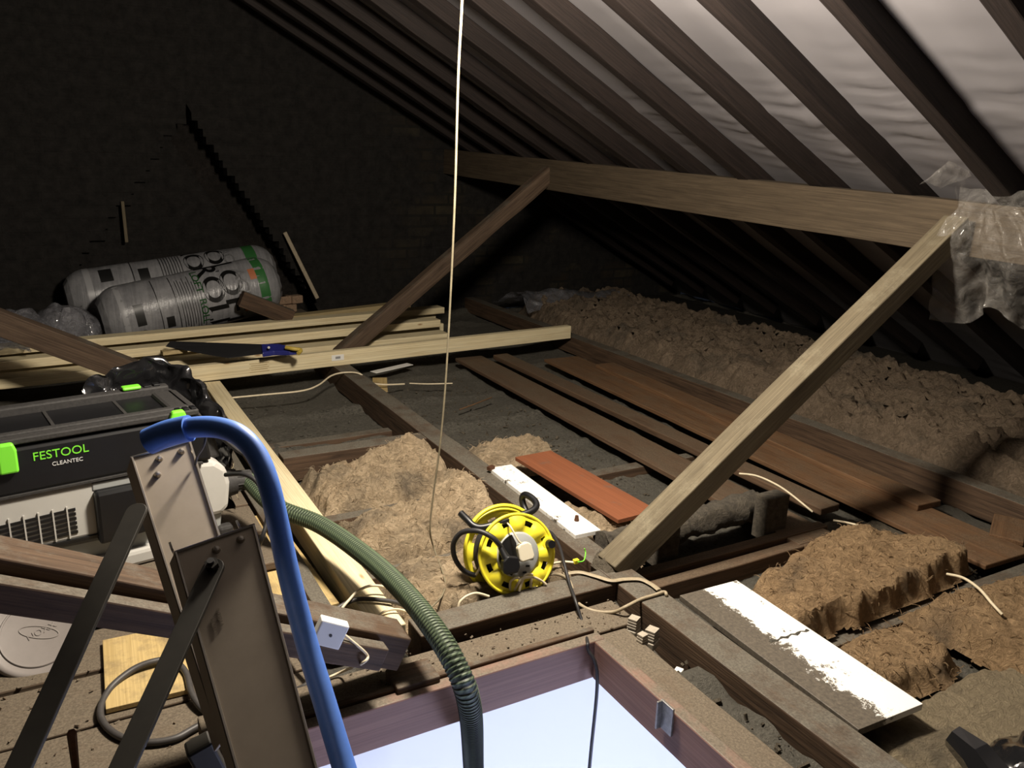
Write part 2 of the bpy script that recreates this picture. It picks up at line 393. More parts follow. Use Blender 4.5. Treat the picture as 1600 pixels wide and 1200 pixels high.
def heap(name, poly, z0, hh, m, label, cat='insulation', amp=.03, freq=9, res=.012, group=None, fall=.05, edge=.02, slab=0.0, tiltf=None, kind=None, seed=0.0, turb=True, wisps=0):
    """a lump of wool over a polygon: thickness falls away to its rim, the surface is folded by noise"""
    xs = [p[0] for p in poly]; ys = [p[1] for p in poly]; x0, x1, y0, y1 = min(xs)-edge, max(xs)+edge, min(ys)-edge, max(ys)+edge
    def inside(x, y):
        r = False; k = len(poly)
        for i in range(k):
            a, b = poly[i], poly[(i+1) % k]
            if (a[1] > y) != (b[1] > y) and x < (b[0]-a[0])*(y-a[1])/(b[1]-a[1])+a[0]: r = not r
        return r
    def dist(x, y):
        q = V((x, y)); best = 9
        for i in range(len(poly)):
            a, b = V(poly[i][:2]), V(poly[(i+1) % len(poly)][:2]); ab = b-a
            t = max(0, min(1, (q-a).dot(ab)/ab.length_squared)); best = min(best, (q-a-ab*t).length)
        return best if inside(x, y) else -best
    nx, ny = max(4, int((x1-x0)/res)), max(4, int((y1-y0)/res))
    idx = {}; mb = MB()
    for i in range(nx+1):
        for j in range(ny+1):
            x = x0+(x1-x0)*i/nx; y = y0+(y1-y0)*j/ny
            d = dist(x, y) + edge*noise.noise(V((x*16, y*16, seed)))
            if d < -edge*.6: continue
            t = max(0, min(1, (d+edge*.3)/fall)); t = t*t*(3-2*t)
            base = tiltf(x, y) if tiltf else z0
            wx = x + .05*noise.noise(V((x*7, y*7, seed+20))); wy = y + .05*noise.noise(V((x*7, y*7, seed+30)))
            nn = .55*noise.noise(V((wx*freq, wy*freq, seed))) + .40*(.5-abs(noise.noise(V((wx*freq*1.7, wy*freq*1.7, seed+3))))*2.2) + .22*noise.noise(V((wx*freq*4, wy*freq*4, seed))) + .13*noise.noise(V((wx*freq*10, wy*freq*10, seed)))
            nn += .35*max(0, noise.noise(V((wx*freq*2.3, wy*freq*3.1, seed+11)))) + .09*noise.noise(V((x*90, y*90, seed)))
            h = t*(hh + amp*nn)
            off = noise.noise_vector(V((x*30, y*30, seed+7)))*.007*t
            idx[(i, j)] = len(mb.v); mb.v.append(V((x+off.x, y+off.y, base + h)))
    for i in range(nx):
        for j in range(ny):
            ks = [(i,j),(i+1,j),(i+1,j+1),(i,j+1)]
            if all(k in idx for k in ks): mb.f.append(tuple(idx[k] for k in ks))
    top = list(mb.v)
    for q in range(wisps):
        p = random.choice(top); d = noise.noise_vector(p*9+V((q,0,0))); d.z = abs(d.z)*.25; d = d.normalized()*random.uniform(.006, .016); c = noise.noise_vector(p*31+V((0,q,0)))*.010
        pts = [p-V((0,0,.001)), p+d*.6+V((0,0,.002))+c*.4, p+d*1.5+c+V((0,0,.003)), p+d*2.1+c*1.8+V((0,0,-.002))]
        mb.tube(pts, [.0012,.0011,.0009,.0004], 3, cap=False)
    mb.smooth = True
    o = obj(name, mb, m, smooth=True)
    for p in o.data.polygons: p.use_smooth = True
    return tag(o, label, cat, group, kind)
def text_mb(body, size, base, ax, ay, depth=.0015, align='LEFT', bend=None, res=3, offset=0.0):
    c = bpy.data.curves.new('t', 'FONT'); c.body = body; c.size = size; c.align_x = align; c.resolution_u = res*3
    c.extrude = depth/2; c.offset = offset; o = bpy.data.objects.new('t', c); COL.objects.link(o)
    bpy.context.view_layer.update(); dg = bpy.context.evaluated_depsgraph_get(); me = o.evaluated_get(dg).to_mesh()
    vs = [v.co.copy() for v in me.vertices]; fs = [tuple(p.vertices) for p in me.polygons]
    o.evaluated_get(dg).to_mesh_clear(); bpy.data.objects.remove(o); bpy.data.curves.remove(c)
    mb = MB(); n = V(ax).cross(V(ay)) if ax else None
    if bend: mb.add([bend(p) for p in vs], fs)
    else: mb.add([V(base)+V(ax)*p.x+V(ay)*p.y+n*(p.z+depth/2) for p in vs], fs)
    return mb

# ------------------------------------------------------------------ the shell
XR = .30; YN, YF = -1.3, 6.5
def zr(x, y):                              # underside of the rafters
    base = 1.12 + .027*(y-1.8)
    return base - .547*((x if x > XR else 2*XR - x) - 2.95)
HX0, HX1, HY0, HY1 = .22, 1.18, .25, 1.60   # clear hatch opening
# dusty bed between the ceiling timbers (one undulating surface round the hatch)
mb = MB(); idx = {}; res = .03
nx, ny = int(9.5/res), int(7.8/res)
def bed(x, y):
    k = (y-1.385)/.462; dj = abs(k-round(k))*.462
    r = .045*max(0, 1-(dj/.06)**2) if x > .8 else 0
    z = -.135 + .5*r + .022*fbm(V((x*3, y*3, 1)), 5) + .012*noise.noise(V((x*21, y*21, 5)))+ .006*noise.noise(V((x*50, y*50, 5)))
    if 1.2 < x < 1.42 and y < 1.85: z += (.070 if y < 1.46 else .0 if y < 1.62 else .05)*min(1, abs(y-1.54)/.08+.0) + .022*noise.noise(V((x*26, y*16, 2))) + .010*noise.noise(V((x*60, y*60, 2)))
    return max(z, -.138)
X0, Y0 = -3.8, YN
for i in range(nx+1):
    for j in range(ny+1):
        x = X0+9.5*i/nx; y = Y0+7.8*j/ny
        idx[(i,j)] = len(mb.v); mb.v.append(V((x, y, bed(x, y))))
for i in range(nx):
    for j in range(ny):
        x = X0+9.5*(i+.5)/nx; y = Y0+7.8*(j+.5)/ny
        if HX0-.03 < x < HX1+.02 and HY0-.03 < y < HY1+.02: continue
        mb.f.append((idx[(i,j)], idx[(i+1,j)], idx[(i+1,j+1)], idx[(i,j+1)]))
mb.smooth = True
fl = struct('floor', mb, 'dust', org=(0,0,0))
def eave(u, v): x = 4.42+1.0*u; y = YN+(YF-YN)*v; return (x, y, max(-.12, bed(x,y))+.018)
struct('floor_eaves_shade', MB().grid(eave, 30, 200), 'eaveshade', org=(0,0,0))  # dark sheet over the bed, painted as the shadow beyond the blanket
# room under the hatch
def slab(name, x0, x1, y0, y1, z0, z1, m): return struct(name, MB().box(((x0+x1)/2,(y0+y1)/2,(z0+z1)/2), (x1-x0,y1-y0,z1-z0)), m)
c = MB()
for (a0,a1,b0,b1) in ((-3.8,HX0-.04,YN,6.5),(HX1+.04,5.4,YN,6.5),(HX0-.04,HX1+.04,YN,HY0-.04),(HX0-.04,HX1+.04,HY1+.04,6.5)):
    c.box(((a0+a1)/2,(b0+b1)/2,-.147), (a1-a0,b1-b0,.012))
struct('ceiling', c, 'roomwall')
slab('floor_below', -1.6, 2.9, YN, 2.8, -3.95, -3.9, 'roomwall')
slab('wall_below_far', -1.6, 2.9, 2.75, 2.8, -3.9, -.153, 'roomwall')
slab('wall_below_right', 2.85, 2.9, YN, 2.75, -3.9, -.153, 'roomwall')
slab('wall_below_left', -1.6, -1.55, YN, 2.75, -3.9, -.153, 'roomwall')
slab('wall_below_near', -1.55, 2.85, YN, YN+.05, -3.9, -.153, 'roomwall')

# gable wall with the old raked recess
random.seed(3)
def stepped(p, q, n, amp):
    out = []
    for k in range(n):
        a = V(p).lerp(V(q), k/n); b = V(p).lerp(V(q), (k+1)/n); j = random.uniform(-amp, amp)
        out += [(a.x+j, a.y), (a.x+j, b.y)]
    return out
AP = (1.0, 1.44)
left = [(-4.6,-.12), (-.05,-.12)] + stepped((-.05,-.0), AP, 18, .03) + [(.97, 1.50), (.97, 2.50), (.30, 2.80), (-4.6, .12)]
right = [(5.6,-.12), (5.6,.06), (.97,2.50), (.97,1.50)] + stepped((1.0,1.44), (1.86,.04), 26, .012) + [(1.90,-.12)]
ax = (V((1,0,0)), V((0,0,1)), V((0,1,0)))
mb = MB(); mb.prism(left, .14, V((0,YF,0)), ax); mb.prism(right, .14, V((0,YF,0)), ax)
struct('wall_far', mb, 'gable', org=(0,0,0))
struct('wall_recess', MB().prism([(-.5,-.12), (1.68,-.12), (.86,1.24), (.93,1.52), (.80,1.52), (-.5,.1)], .06, V((0,YF+.07,0)), ax), 'gable', org=(0,0,0))
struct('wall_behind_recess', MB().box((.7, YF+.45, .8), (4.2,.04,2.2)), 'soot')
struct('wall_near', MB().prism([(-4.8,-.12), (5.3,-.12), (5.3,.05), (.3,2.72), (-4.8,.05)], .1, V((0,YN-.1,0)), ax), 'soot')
# membrane under the slates, right slope and left slope
LAPX = 2.56
def memb(u, v):
    x = XR + (5.55-XR)*u; y = YN + (YF-YN)*v
    z = zr(x, y) + .100
    k = (y-1.75)/.432; d = abs(k-round(k))*2     # 0 at a rafter, 1 mid bay
    z -= .012*d*d
    t = max(0, min(1, (x-LAPX)/.05)); env = math.exp(-((x-LAPX-.12)/.28)**2)
    z -= .010*t*math.exp(-max(0, x-LAPX)/.08)
    q = noise.noise(V((x*26 + 1.5*noise.noise(V((x*2,y*3,0))), y*3.2, 4)))
    z -= d*env*.014*(q+.2) + .0035*d*noise.noise(V((x*11, y*2.4, 8)))
    return (x, y, z)
struct('ceiling_right_slope', MB().grid(memb, 340, 190), 'membrane', org=(0,0,0))
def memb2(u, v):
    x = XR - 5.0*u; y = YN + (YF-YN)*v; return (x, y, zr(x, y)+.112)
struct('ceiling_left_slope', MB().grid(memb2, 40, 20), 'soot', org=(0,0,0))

# ------------------------------------------------------------------ roof timbers
RY = [1.75+.432*k for k in range(-2, 11)]
dr = V((1, 0, -.547)).normalized(); ups = V((.547, 0, 1)).normalized()
PLACE = ['nearest the camera', 'second from the camera', 'third from the camera', 'fourth from the camera', 'fifth from the camera', 'sixth from the camera', 'seventh from the camera', 'eighth from the camera', 'ninth from the camera','tenth from the camera','eleventh from the camera','twelfth from the camera','thirteenth from the camera','fourteenth from the camera']
vis = 0
for k, y in enumerate(RY):
    y += random.uniform(-.008, .008)
    a = V((XR+.02, y, zr(XR+.021, y))); b = V((5.08, y, zr(5.08, y)))
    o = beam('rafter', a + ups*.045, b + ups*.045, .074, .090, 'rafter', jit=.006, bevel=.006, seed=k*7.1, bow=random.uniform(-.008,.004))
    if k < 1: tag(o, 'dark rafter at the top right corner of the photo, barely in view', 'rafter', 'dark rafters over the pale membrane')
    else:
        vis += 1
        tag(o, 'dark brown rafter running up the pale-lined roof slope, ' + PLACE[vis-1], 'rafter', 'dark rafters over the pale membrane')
for k, y in enumerate([]):
    a = V((XR-.02, y, zr(XR-.021, y))); b = V((-4.4, y, zr(-4.4, y))); u2 = V((-.547, 0, 1)).normalized()
    tag(beam('rafter', a+u2*.052, b+u2*.052, .072, .104, 'rafter'), 'sooty rafter of the dark left roof slope', 'rafter', 'rafters of the dark left slope')
def along(x, z0, y): return V((x, y, z0 + .027*(y-1.8)))
pu = beam('purlin', along(2.995, 1.115, -1.25), along(2.995, 1.115, YF-.01), .09, .195, 'purlin', top=True, jit=.003, bow=0)
tag(pu, 'long brown purlin beam running under the rafters of the right slope', 'beam')
tag(beam('purlin', along(-2.395, 1.115, -1.25), along(-2.395, 1.115, YF-.01), .09, .195, 'old', top=True), 'purlin beam under the dark left slope', 'beam')
tag(beam('ridge_board', (XR, -1.25, zr(XR+.01, -1.25)+.02), (XR, YF, zr(XR+.01, YF)+.02), .035, .18, 'rafter'), 'ridge board where the two roof slopes meet', 'beam')
# struts from the long floor beam up to the purlin
tag(beam('strut', (1.452, 1.905, -.012), (2.925, 1.905, 1.035), .095, .078, 'strut', jit=.002, seed=4), 'square sawn brace rising from the floor beam beside the cable reel to the purlin', 'strut')
tag(beam('strut', (1.50, 4.86, -.01), (3.02, 4.86, 1.14), .10, .10, 'strutdark', jit=.008, seed=9, bevel=.02), 'dark rounded brace crossing behind the pale cord up to the far purlin', 'strut')
tag(beam('strut', (.675, 1.70, .105), (-2.42, 1.70, 1.645), .10, .088, 'oldclean', top=True, jit=.003, seed=2), 'thick dusty brace sloping up left from the hatch, in front of the vacuum', 'strut')
tag(beam('strut', (.60, 1.625, .125), (-2.2, 1.625, 1.463), .04, .058, 'old', top=True, jit=.003, seed=12), 'thin dark timber fixed under the front of the thick dusty brace', 'strut')
tag(beam('strut', (.42, 4.42, .075), (-2.4, 4.42, 1.60), .10, .11, 'strutdark', jit=.004, seed=5), 'dark brace crossing the pine planks at the left edge behind the vacuum', 'strut')
tag(beam('strut', (1.38, 5.46, .135), (1.06, 5.46, .285), .07, .10, 'old', jit=.004, seed=6), 'short dark timber stub lying against the right end of the insulation roll', 'timber')

# ------------------------------------------------------------------ floor timbers
tag(beam('binder_beam', (1.452, -1.2, 0), (1.452, YF-.01, 0), .098, .13, 'old', top=True, jit=.003, seed=21), 'long dark floor beam beside the hatch, running back under the leaning brace', 'beam')
tag(beam('binder_beam', (3.20, -1.2, .005), (3.20, YF-.01, .0), .085, .12, 'old', top=True, jit=.003, seed=22), 'long dark floor beam at the edge of the wide brown insulation blanket', 'beam')
tag(beam('trimmer_beam', (.762, 1.85, 0), (1.402, 1.85, 0), .095, .125, 'old', top=True, jit=.003, seed=23), 'short dark beam across the head of the hatch below the cable reel', 'beam')
tag(beam('noggin', (.762, 3.29, 0), (1.402, 3.29, 0), .085, .11, 'old', top=True, jit=.003, seed=24), 'short dark cross timber behind the torn insulation in the left bay', 'timber')
tag(beam('joist', (.585, 1.95, -.02), (.585, 4.5, -.02), .05, .10, 'old', top=True, jit=.003, seed=25), 'dark joist beside the bright new pine timber', 'joist')
tag(beam('timber_length', (.707, 1.88, .0), (.707, 4.56, 0), .088, .09, 'pine', top=True, jit=.0008, seed=26), 'bright new pine timber lying front to back beside the green hose', 'timber')
tag(beam('timber_block', (.625, 1.665, .0), (.738, 1.665, .0), .085, .06, 'oldclean', top=True, jit=.002, seed=27), 'small sawn wood block at the hatch edge beside the green hose', 'block')
# ceiling joists showing across the bays
for k, (y, xa, xb, t, wd) in enumerate(((1.385, 1.505, 3.155, -.085, .06), (1.905, 1.505, 2.42, -.052, .045), (1.835, 1.505, 2.30, -.060, .05), (2.309, .755, 1.40, -.075, .06), (2.771, .755, 1.40, -.075, .06), (2.771, 1.505, 3.155, -.092, .06), (3.70, .755, 1.40, -.10, .06))):
    L = ['dusty ceiling joist in the gap between the two right-hand insulation batts', 'far one of the pair of slats below the dust-caked pipe', 'near one of the pair of slats below the dust-caked pipe', 'dusty ceiling joist between wool lumps behind the cable reel', 'dusty ceiling joist in front of the biggest wool heap', 'dusty ceiling joist beyond the orange board', 'dusty ceiling joist beyond the cross timber in the left bay'][k]
    tag(beam('ceiling_joist', (xa, y, t), (xb, y, t), wd, .08, 'plank' if k in (1,2) else 'old', top=True, jit=.003), L, 'joist')

# hatch lining
lin = thing('hatch_lining', (1.0, 1.6, -.13), 'reddish brown wooden lining round the open hatch', 'lining')
beam('lining_board', (HX0-.03, HY1+.018, -.018), (HX1+.035, HY1+.018, -.018), .036, .115, 'lining', top=True, parent=lin, jit=.0008, seed=31)
beam('lining_board', (HX1+.018, HY0-.03, -.016), (HX1+.018, HY1-.002, -.016), .036, .115, 'lining', top=True, parent=lin, jit=.0008, seed=32)
beam('lining_board', (HX0-.018, HY0-.03, -.018), (HX0-.018, HY1-.002, -.018), .036, .115, 'lining', top=True, parent=lin, jit=.0008, seed=33)
beam('lining_board', (HX0-.002, HY0-.018, -.018), (HX1+.002, HY0-.018, -.018), .036, .115, 'lining', top=True, parent=lin, jit=.0008, seed=34)
tag(beam('hatch_frame_board', (HX0-.03, HY1+.106, -.028), (1.36, HY1+.106, -.028), .13, .05, 'deck', top=True, jit=.003, seed=35), 'dusty flat board behind the far edge of the hatch', 'board')
tag(beam('hatch_frame_board', (HX1+.082, .2, -.026), (HX1+.082, HY1+.03, -.026), .085, .05, 'deck', top=True, jit=.004, seed=36), 'dusty flat board along the right edge of the hatch', 'board')

for a_, b_ in (((HX0, HY1+.050, -.012), (HX1+.03, HY1+.050, -.012)),): beam('lining_bead', a_, b_, .018, .02, 'oldclean', top=True, parent=lin, jit=.001)
# deck at the left
for k, (y, z, wd) in enumerate(((1.12,-.085,.21),(1.345,-.082,.21),(1.57,-.086,.215),(1.80,-.080,.215),(2.03,-.084,.215),(2.255,-.082,.205))):
    tag(beam('floorboard', (-1.6, y, z), (.17 if y < 1.7 else .52, y, z), wd, .022, 'deck', top=True, jit=.0015, seed=40+k), 'dusty grey floorboard left of the hatch, %s' % ['foremost of the row','second row from the front','third row from the front','fourth row from the front','behind the yellow sheet','nearest the vacuum'][k], 'floorboard', 'dusty boards left of the hatch')
for k, y in enumerate((2.50, 2.74, 2.98, 3.22)):
    tag(beam('floorboard', (-1.6, y, -.004), (.54, y, -.004), .225, .025, 'deck', top=True, jit=.0015, seed=50+k), ['dusty floorboard under the front edge of the vacuum cleaner','dusty floorboard under the middle of the vacuum cleaner','dusty floorboard behind the vacuum cleaner','farthest dusty floorboard behind the vacuum, under the bin bag'][k], 'floorboard', 'boards under the vacuum')
tag(beam('bearer', (-.9, 2.7, -.03), (.5, 2.7, -.03), .06, .1, 'old', top=True), 'bearer timber under the vacuum boards', 'timber')
# loose planks lying front to back between the two floor beams
def plank(pts, z, th, m, label, name='loose_plank', group='old planks between the floor beams'):
    """pts: near-left, near-right, far-right, far-left corners seen in the photo, on level z"""
    q = [Z(u, v, z) for u, v in pts]; a = (q[0]+q[1])/2; b = (q[2]+q[3])/2
    wd = ((q[1]-q[0]).length + (q[2]-q[3]).length)/2
    return tag(beam(name, a, b, wd*.98, th, m, top=True, jit=.002), label, 'plank', group)
plank([(1233,840),(1325,845),(752,556),(712,559)], -.055, .022, 'plank', 'brown plank ending at the broken timber gap, leftmost of the planks')
plank([(1283,793),(1313,789),(795,552),(768,554)], -.045, .03, 'plank', 'narrow short plank second from the left of the planks')
plank([(1545,882),(1610,862),(905,565),(850,552)], -.055, .02, 'plank2', 'long reddish plank whose near end points at the right edge')
plank([(1440,790),(1466,781),(960,565),(930,570)], -.030, .028, 'plank2', 'narrow upper plank nearest the right floor beam')
tag(beam('loose_plank', (2.93, 1.52, -.05), (3.12, 1.62, -.045), .11, .02, 'plank2', top=True), 'short end of an orange-brown plank at the right edge', 'plank')

# ------------------------------------------------------------------ mineral wool
def wz(pts, z): return [(lambda q: (q.x, q.y))(Z(u, v, z)) for u, v in pts]
heap('insulation_lump', [(.79,2.80),(1.38,2.80),(1.385,3.20),(1.25,3.22),(.80,3.18)], -.09, .075, 'wool', 'torn fawn wool heap against the dark cross timber in the left bay', amp=.055, freq=9, seed=1.0, res=.009, wisps=420,
     tiltf=lambda x, y: -.10 + .10*math.exp(-((x-1.22)/.15)**2-((y-3.08)/.12)**2))
heap('insulation_lump', [(.79,2.36),(1.37,2.36),(1.385,2.72),(.80,2.71)], -.10, .075, 'wool', 'wide fawn wool lump in the middle of the left bay with a raised tuft', amp=.050, freq=8, seed=2.0, res=.009, wisps=420,
     tiltf=lambda x, y: -.105 + .11*math.exp(-((x-1.27)/.10)**2-((y-2.63)/.09)**2))
heap('insulation_lump', [(.79,1.93),(1.36,1.93),(1.38,2.26),(.80,2.26)], -.10, .085, 'wool', 'fawn wool lump under the yellow cable reel', amp=.032, freq=7, seed=3.0, res=.009, wisps=260)
heap('insulation_lump', [(1.53,2.80),(1.92,2.93),(2.0,3.22),(1.75,3.26),(1.53,3.20)], -.10, .055, 'wool', 'thin fawn wool patch behind the orange board', amp=.035, freq=10, seed=4.0, wisps=160)
heap('insulation_lump', [(1.53,2.60),(1.68,2.55),(1.66,2.80),(1.53,2.85)], -.10, .04, 'woolflat', 'flat dusty wool scrap at the far end of the white strip', amp=.012, freq=8, seed=4.5)
heap('insulation_lump', [(1.56,2.02),(1.78,2.02),(1.86,2.16),(1.72,2.30),(1.60,2.52),(1.55,2.30)], -.10, .075, 'wool', 'fawn wool between the white strip and the orange board', amp=.04, freq=10, seed=5.0, wisps=200)
heap('insulation_batt', wz([(1172,905),(1238,972),(1300,960),(1400,925),(1525,865),(1500,850),(1420,832),(1300,822),(1228,868)], .0), -.07, .085, 'woolpink', 'thick brown wool batt behind the dirty white board', amp=.034, freq=7, seed=6.0, wisps=500, res=.009, fall=.035)
heap('insulation_batt', wz([(1290,1000),(1330,975),(1420,950),(1505,1010),(1490,1035),(1400,1062),(1330,1050)], -.02), -.09, .06, 'woolpink', 'small brown wool batt beside the near half of the white board', amp=.026, freq=7, seed=7.0, wisps=220, res=.009, fall=.05)
heap('insulation_batt', wz([(1410,940),(1540,900),(1620,885),(1720,980),(1640,1060),(1560,1020)], -.03), -.09, .07, 'woolpink', 'brown wool batt cut off by the right edge of the photo', amp=.026, freq=7, seed=8.0, wisps=260, res=.01, fall=.06)
heap('insulation_sheet', wz([(1350,1130),(1440,1085),(1500,1045),(1700,1000),(1800,1300),(1480,1330),(1400,1200)], -.06), -.11, .045, 'woolflat', 'flat dusty fawn insulation sheet in the bottom right corner', amp=.010, freq=4, seed=9.0, fall=.03)
heap('insulation_blanket', [(3.26,.9),(4.60,.9),(4.56,3.2),(4.52,6.15),(3.5,6.15),(3.26,5.3)], -.10, .17, 'wooldull', 'wide brown insulation blanket between the right floor beam and the eaves', amp=.095, freq=6.5, seed=10.0, res=.020, wisps=900, fall=.12)
heap('insulation_lump', [(2.24,2.04),(2.62,1.50),(3.14,1.40),(3.15,1.60),(2.62,1.98)], -.12, .035, 'dustbrown', 'scatter of broken dusty wool by the near ends of the planks', amp=.018, freq=12, seed=11.0)

# rubble and dust stuff
def scatter(name, pts_fn, n, size, m, label, seed=1):
    random.seed(seed); mb = MB()
    for _ in range(n):
        p = pts_fn(); s = size*random.uniform(.4, 1.5); R = Matrix.Rotation(random.uniform(0, 6.3), 3, V((random.random(), random.random(), random.random()+.1)).normalized())
        mb.box(p, (s*random.uniform(.8,2.6), s*random.uniform(.5,1.2), s*random.uniform(.3,.9)), R)
    return tag(obj(name, mb, m), label, 'debris', None, 'stuff')
scatter('debris', lambda: V((random.uniform(1.24,1.395), random.uniform(.7,1.5), random.uniform(-.075,-.055))), 110, .009, 'dustbrown', 'crumbly grey rubble packed between the hatch edge and the long floor beam', 5)
scatter('debris', lambda: V((random.uniform(.5,1.36), random.uniform(1.64,1.79), -.027+random.uniform(0,.003))), 120, .0036, 'deck', 'small chips of plaster on the flat board behind the hatch', 6)
scatter('debris', lambda: (lambda x, y: V((x, y, bed(x, y)+.004)))(random.uniform(1.55,3.1), random.uniform(.9,1.35)), 160, .006, 'dustbrown', 'chips and twigs strewn over the dusty bay at the lower right', 7)
scatter('debris', lambda: (lambda x, y: V((x, y, bed(x, y)+.004)))(random.uniform(1.55,2.2), random.uniform(1.9,4.6)), 420, .007, 'dustbrown', 'chips and crumbs strewn over the dark bay beside the planks', 8)
scatter('debris', lambda: (lambda x, y: V((x, y, bed(x, y)+.004)))(random.uniform(.78,1.38), random.uniform(3.4,4.6)), 160, .007, 'dust', 'grey crumbs strewn over the far left bay', 9)
scatter('debris', lambda: (lambda x, y: V((x, y, -.080)))(random.uniform(-.3,.2), random.uniform(1.2,2.2)), 120, .005, 'deck', 'chips and splinters strewn on the floorboards at the left', 10)
tag(obj('plaster_chip', MB().box(Z(1058,1052,-.07), (.045,.022,.012), Matrix.Rotation(.5,3,'Z')), 'paper', bevel=.003), 'white plaster chip between the hatch edge and the long floor beam', 'chip')
tag(obj('plaster_chip', MB().box(Z(884,997,-.022), (.006,.020,.006), Matrix.Rotation(.3,3,'Z')), 'paper', bevel=.001), 'tiny white chip on the board behind the hatch beside the black cord', 'chip')

# ------------------------------------------------------------------ boards lying about
def flatboard(name, c4s, z, th, m, label, cat='board'):
    """corners near-left, near-right, far-right, far-left on level z (upper face); local x runs along the board, y across it"""
    q = [Z(u, v, z) for u, v in c4s]; o = (q[0]); x = (q[3]-q[0]).normalized(); y = V((0,0,1)).cross(x); L = (q[3]-q[0]).length
    W = abs((q[1]-q[0]).dot(y)); y = y if (q[1]-q[0]).dot(y) > 0 else -y; zz = x.cross(y); sgn = 1 if zz.z > 0 else -1
    mw = Matrix(((x.x,y.x,zz.x,o.x),(x.y,y.y,zz.y,o.y),(x.z,y.z,zz.z,o.z),(0,0,0,1)))
    mb = MB(); mb.box((L/2, W/2, -sgn*th/2), (L, W, th))
    me = bpy.data.meshes.new(name); fs = mb.f if sgn > 0 else [f[::-1] for f in mb.f]
    me.from_pydata([tuple(v) for v in mb.v], [], fs); me.update()
    ob = link(name, me, m, None, mw); b = ob.modifiers.new('bevel','BEVEL'); b.width = .0015; b.segments = 2
    return tag(ob, label, cat)
flatboard('shelf_board', [(1342,1140),(1434,1094),(1135,908),(1062,930)], .0, .018, 'board_dirty', 'white faced shelf board half covered in dirt beside the long floor beam')
sh_ = bpy.data.objects['shelf_board']; q0, q1 = Z(1203,1003,.0005), Z(1262,984,.0005)
obj('dirt_line', MB().tube([q0.lerp(q1, t/12)+V((0,.004*math.sin(t*2.1),0)) for t in range(13)], [.004+.002*math.sin(t*1.7) for t in range(13)], 6, flat=.25), 'dust', sh_)
flatboard('board', [(966,812),(1008,786),(872,708),(805,714)], .012, .016, 'red', 'orange red painted board lying beyond the white strip')
wsb = flatboard('board_strip', [(899,836),(931,822),(780,726),(764,731)], .014, .016, 'board_clean', 'narrow white strip lying along the floor beam behind the cable reel')
sc_ = Z(901,813,.016); obj('screw_block', MB().cyl(sc_, sc_+V((0,0,.018)), .009, .006, 8), 'rust', wsb)
sc_ = Z(767,731,.02); obj('broken_end', MB().box(sc_, (.03,.018,.014), Matrix.Rotation(.4,3,'Z')), 'rust', wsb)
flatboard('sheet_board', [(165,1108),(302,1078),(298,985),(160,1000)], -.066, .014, 'ply', 'yellowish sheet offcut lying on the boards behind the ladder')
flatboard('sheet_board', [(440,965),(540,955),(440,800),(350,815)], -.035, .014, 'ply', 'dusty yellow offcut on the floor beside the new timber, under the blue handrail')

# ------------------------------------------------------------------ new pine stacked across the loft
def lay(name, a, b, wd, th, m, label, cat='timber', group='new pine lengths across the loft', jit=.0008, roll=0.0):
    up = V((0,0,1)); x = (V(b)-V(a)).normalized(); up = Matrix.Rotation(roll, 3, x) @ up
    return tag(beam(name, a, b, wd, th, m, up=up, top=True, jit=jit, bevel=.003), label, cat, group)
front = lay('timber_length', (.50, 4.585, .088), (3.13, 4.765, .088), .048, .088, 'pine', 'long new pine batten with a small white sticker, foremost of the pine')
st = Z(532,554,.05); 
_x = (V((3.13,4.765,0))-V((.50,4.585,0))).normalized(); _n = V((_x.y,-_x.x,0))
sp = V((.50,4.585,.05)) + _x*.93 + _n*.0255
mb = MB().box(sp, (.075,.002,.034), Matrix.Rotation(math.atan2(_x.y,_x.x),3,'Z')); stk = obj('sticker', mb, 'paper', front); stk['label'] = 'small white sticker'
obj('sticker_print', MB().box(sp+_n*.0014+V((0,0,.0)), (.03,.001,.014), Matrix.Rotation(math.atan2(_x.y,_x.x),3,'Z')), 'stickergrey', stk)
for k in range(5):
    q = V((.50,4.585,.045+.012*(k-2))) + _x*.47 + _n*.0252; obj('grade_stamp', MB().box(q, (.11-.02*(k%2),.0008,.003), Matrix.Rotation(math.atan2(_x.y,_x.x),3,'Z')), 'pinedull', front)
L = [((-1.4,4.80,.056),(2.30,5.03,.056),.13,.055,'pine','new pine plank in the stack directly behind the stickered batten'),
     ((-1.4,4.93,.110),(2.33,5.22,.108),.100,.05,'pine','upper new pine plank of the stack, second behind the stickered batten'),
     ((-1.4,5.02,.056),(2.40,5.34,.056),.13,.055,'pine','new pine plank low in the middle of the stack'),
     ((-1.4,5.08,.150),(2.52,5.58,.120),.105,.045,'pine','uppermost new pine plank of the stack, its end nearest the pale cord'),
     ((-1.4,5.20,.105),(2.48,5.66,.075),.13,.045,'pine','new pine plank along the back of the stack'),
     ((1.45,5.84,.075),(2.42,5.98,.095),.09,.05,'pinedull','duller pine plank behind the stack, nearest the gable wall')]
for a, b, wd, th, m, lb in L: lay('timber_length', a, b, wd, th, m, lb)
tag(beam('bearer', (-.6,4.75,-.02), (-.4,5.5,-.02), .08, .08, 'old', top=True), 'bearer under the left end of the pine stack', 'timber')

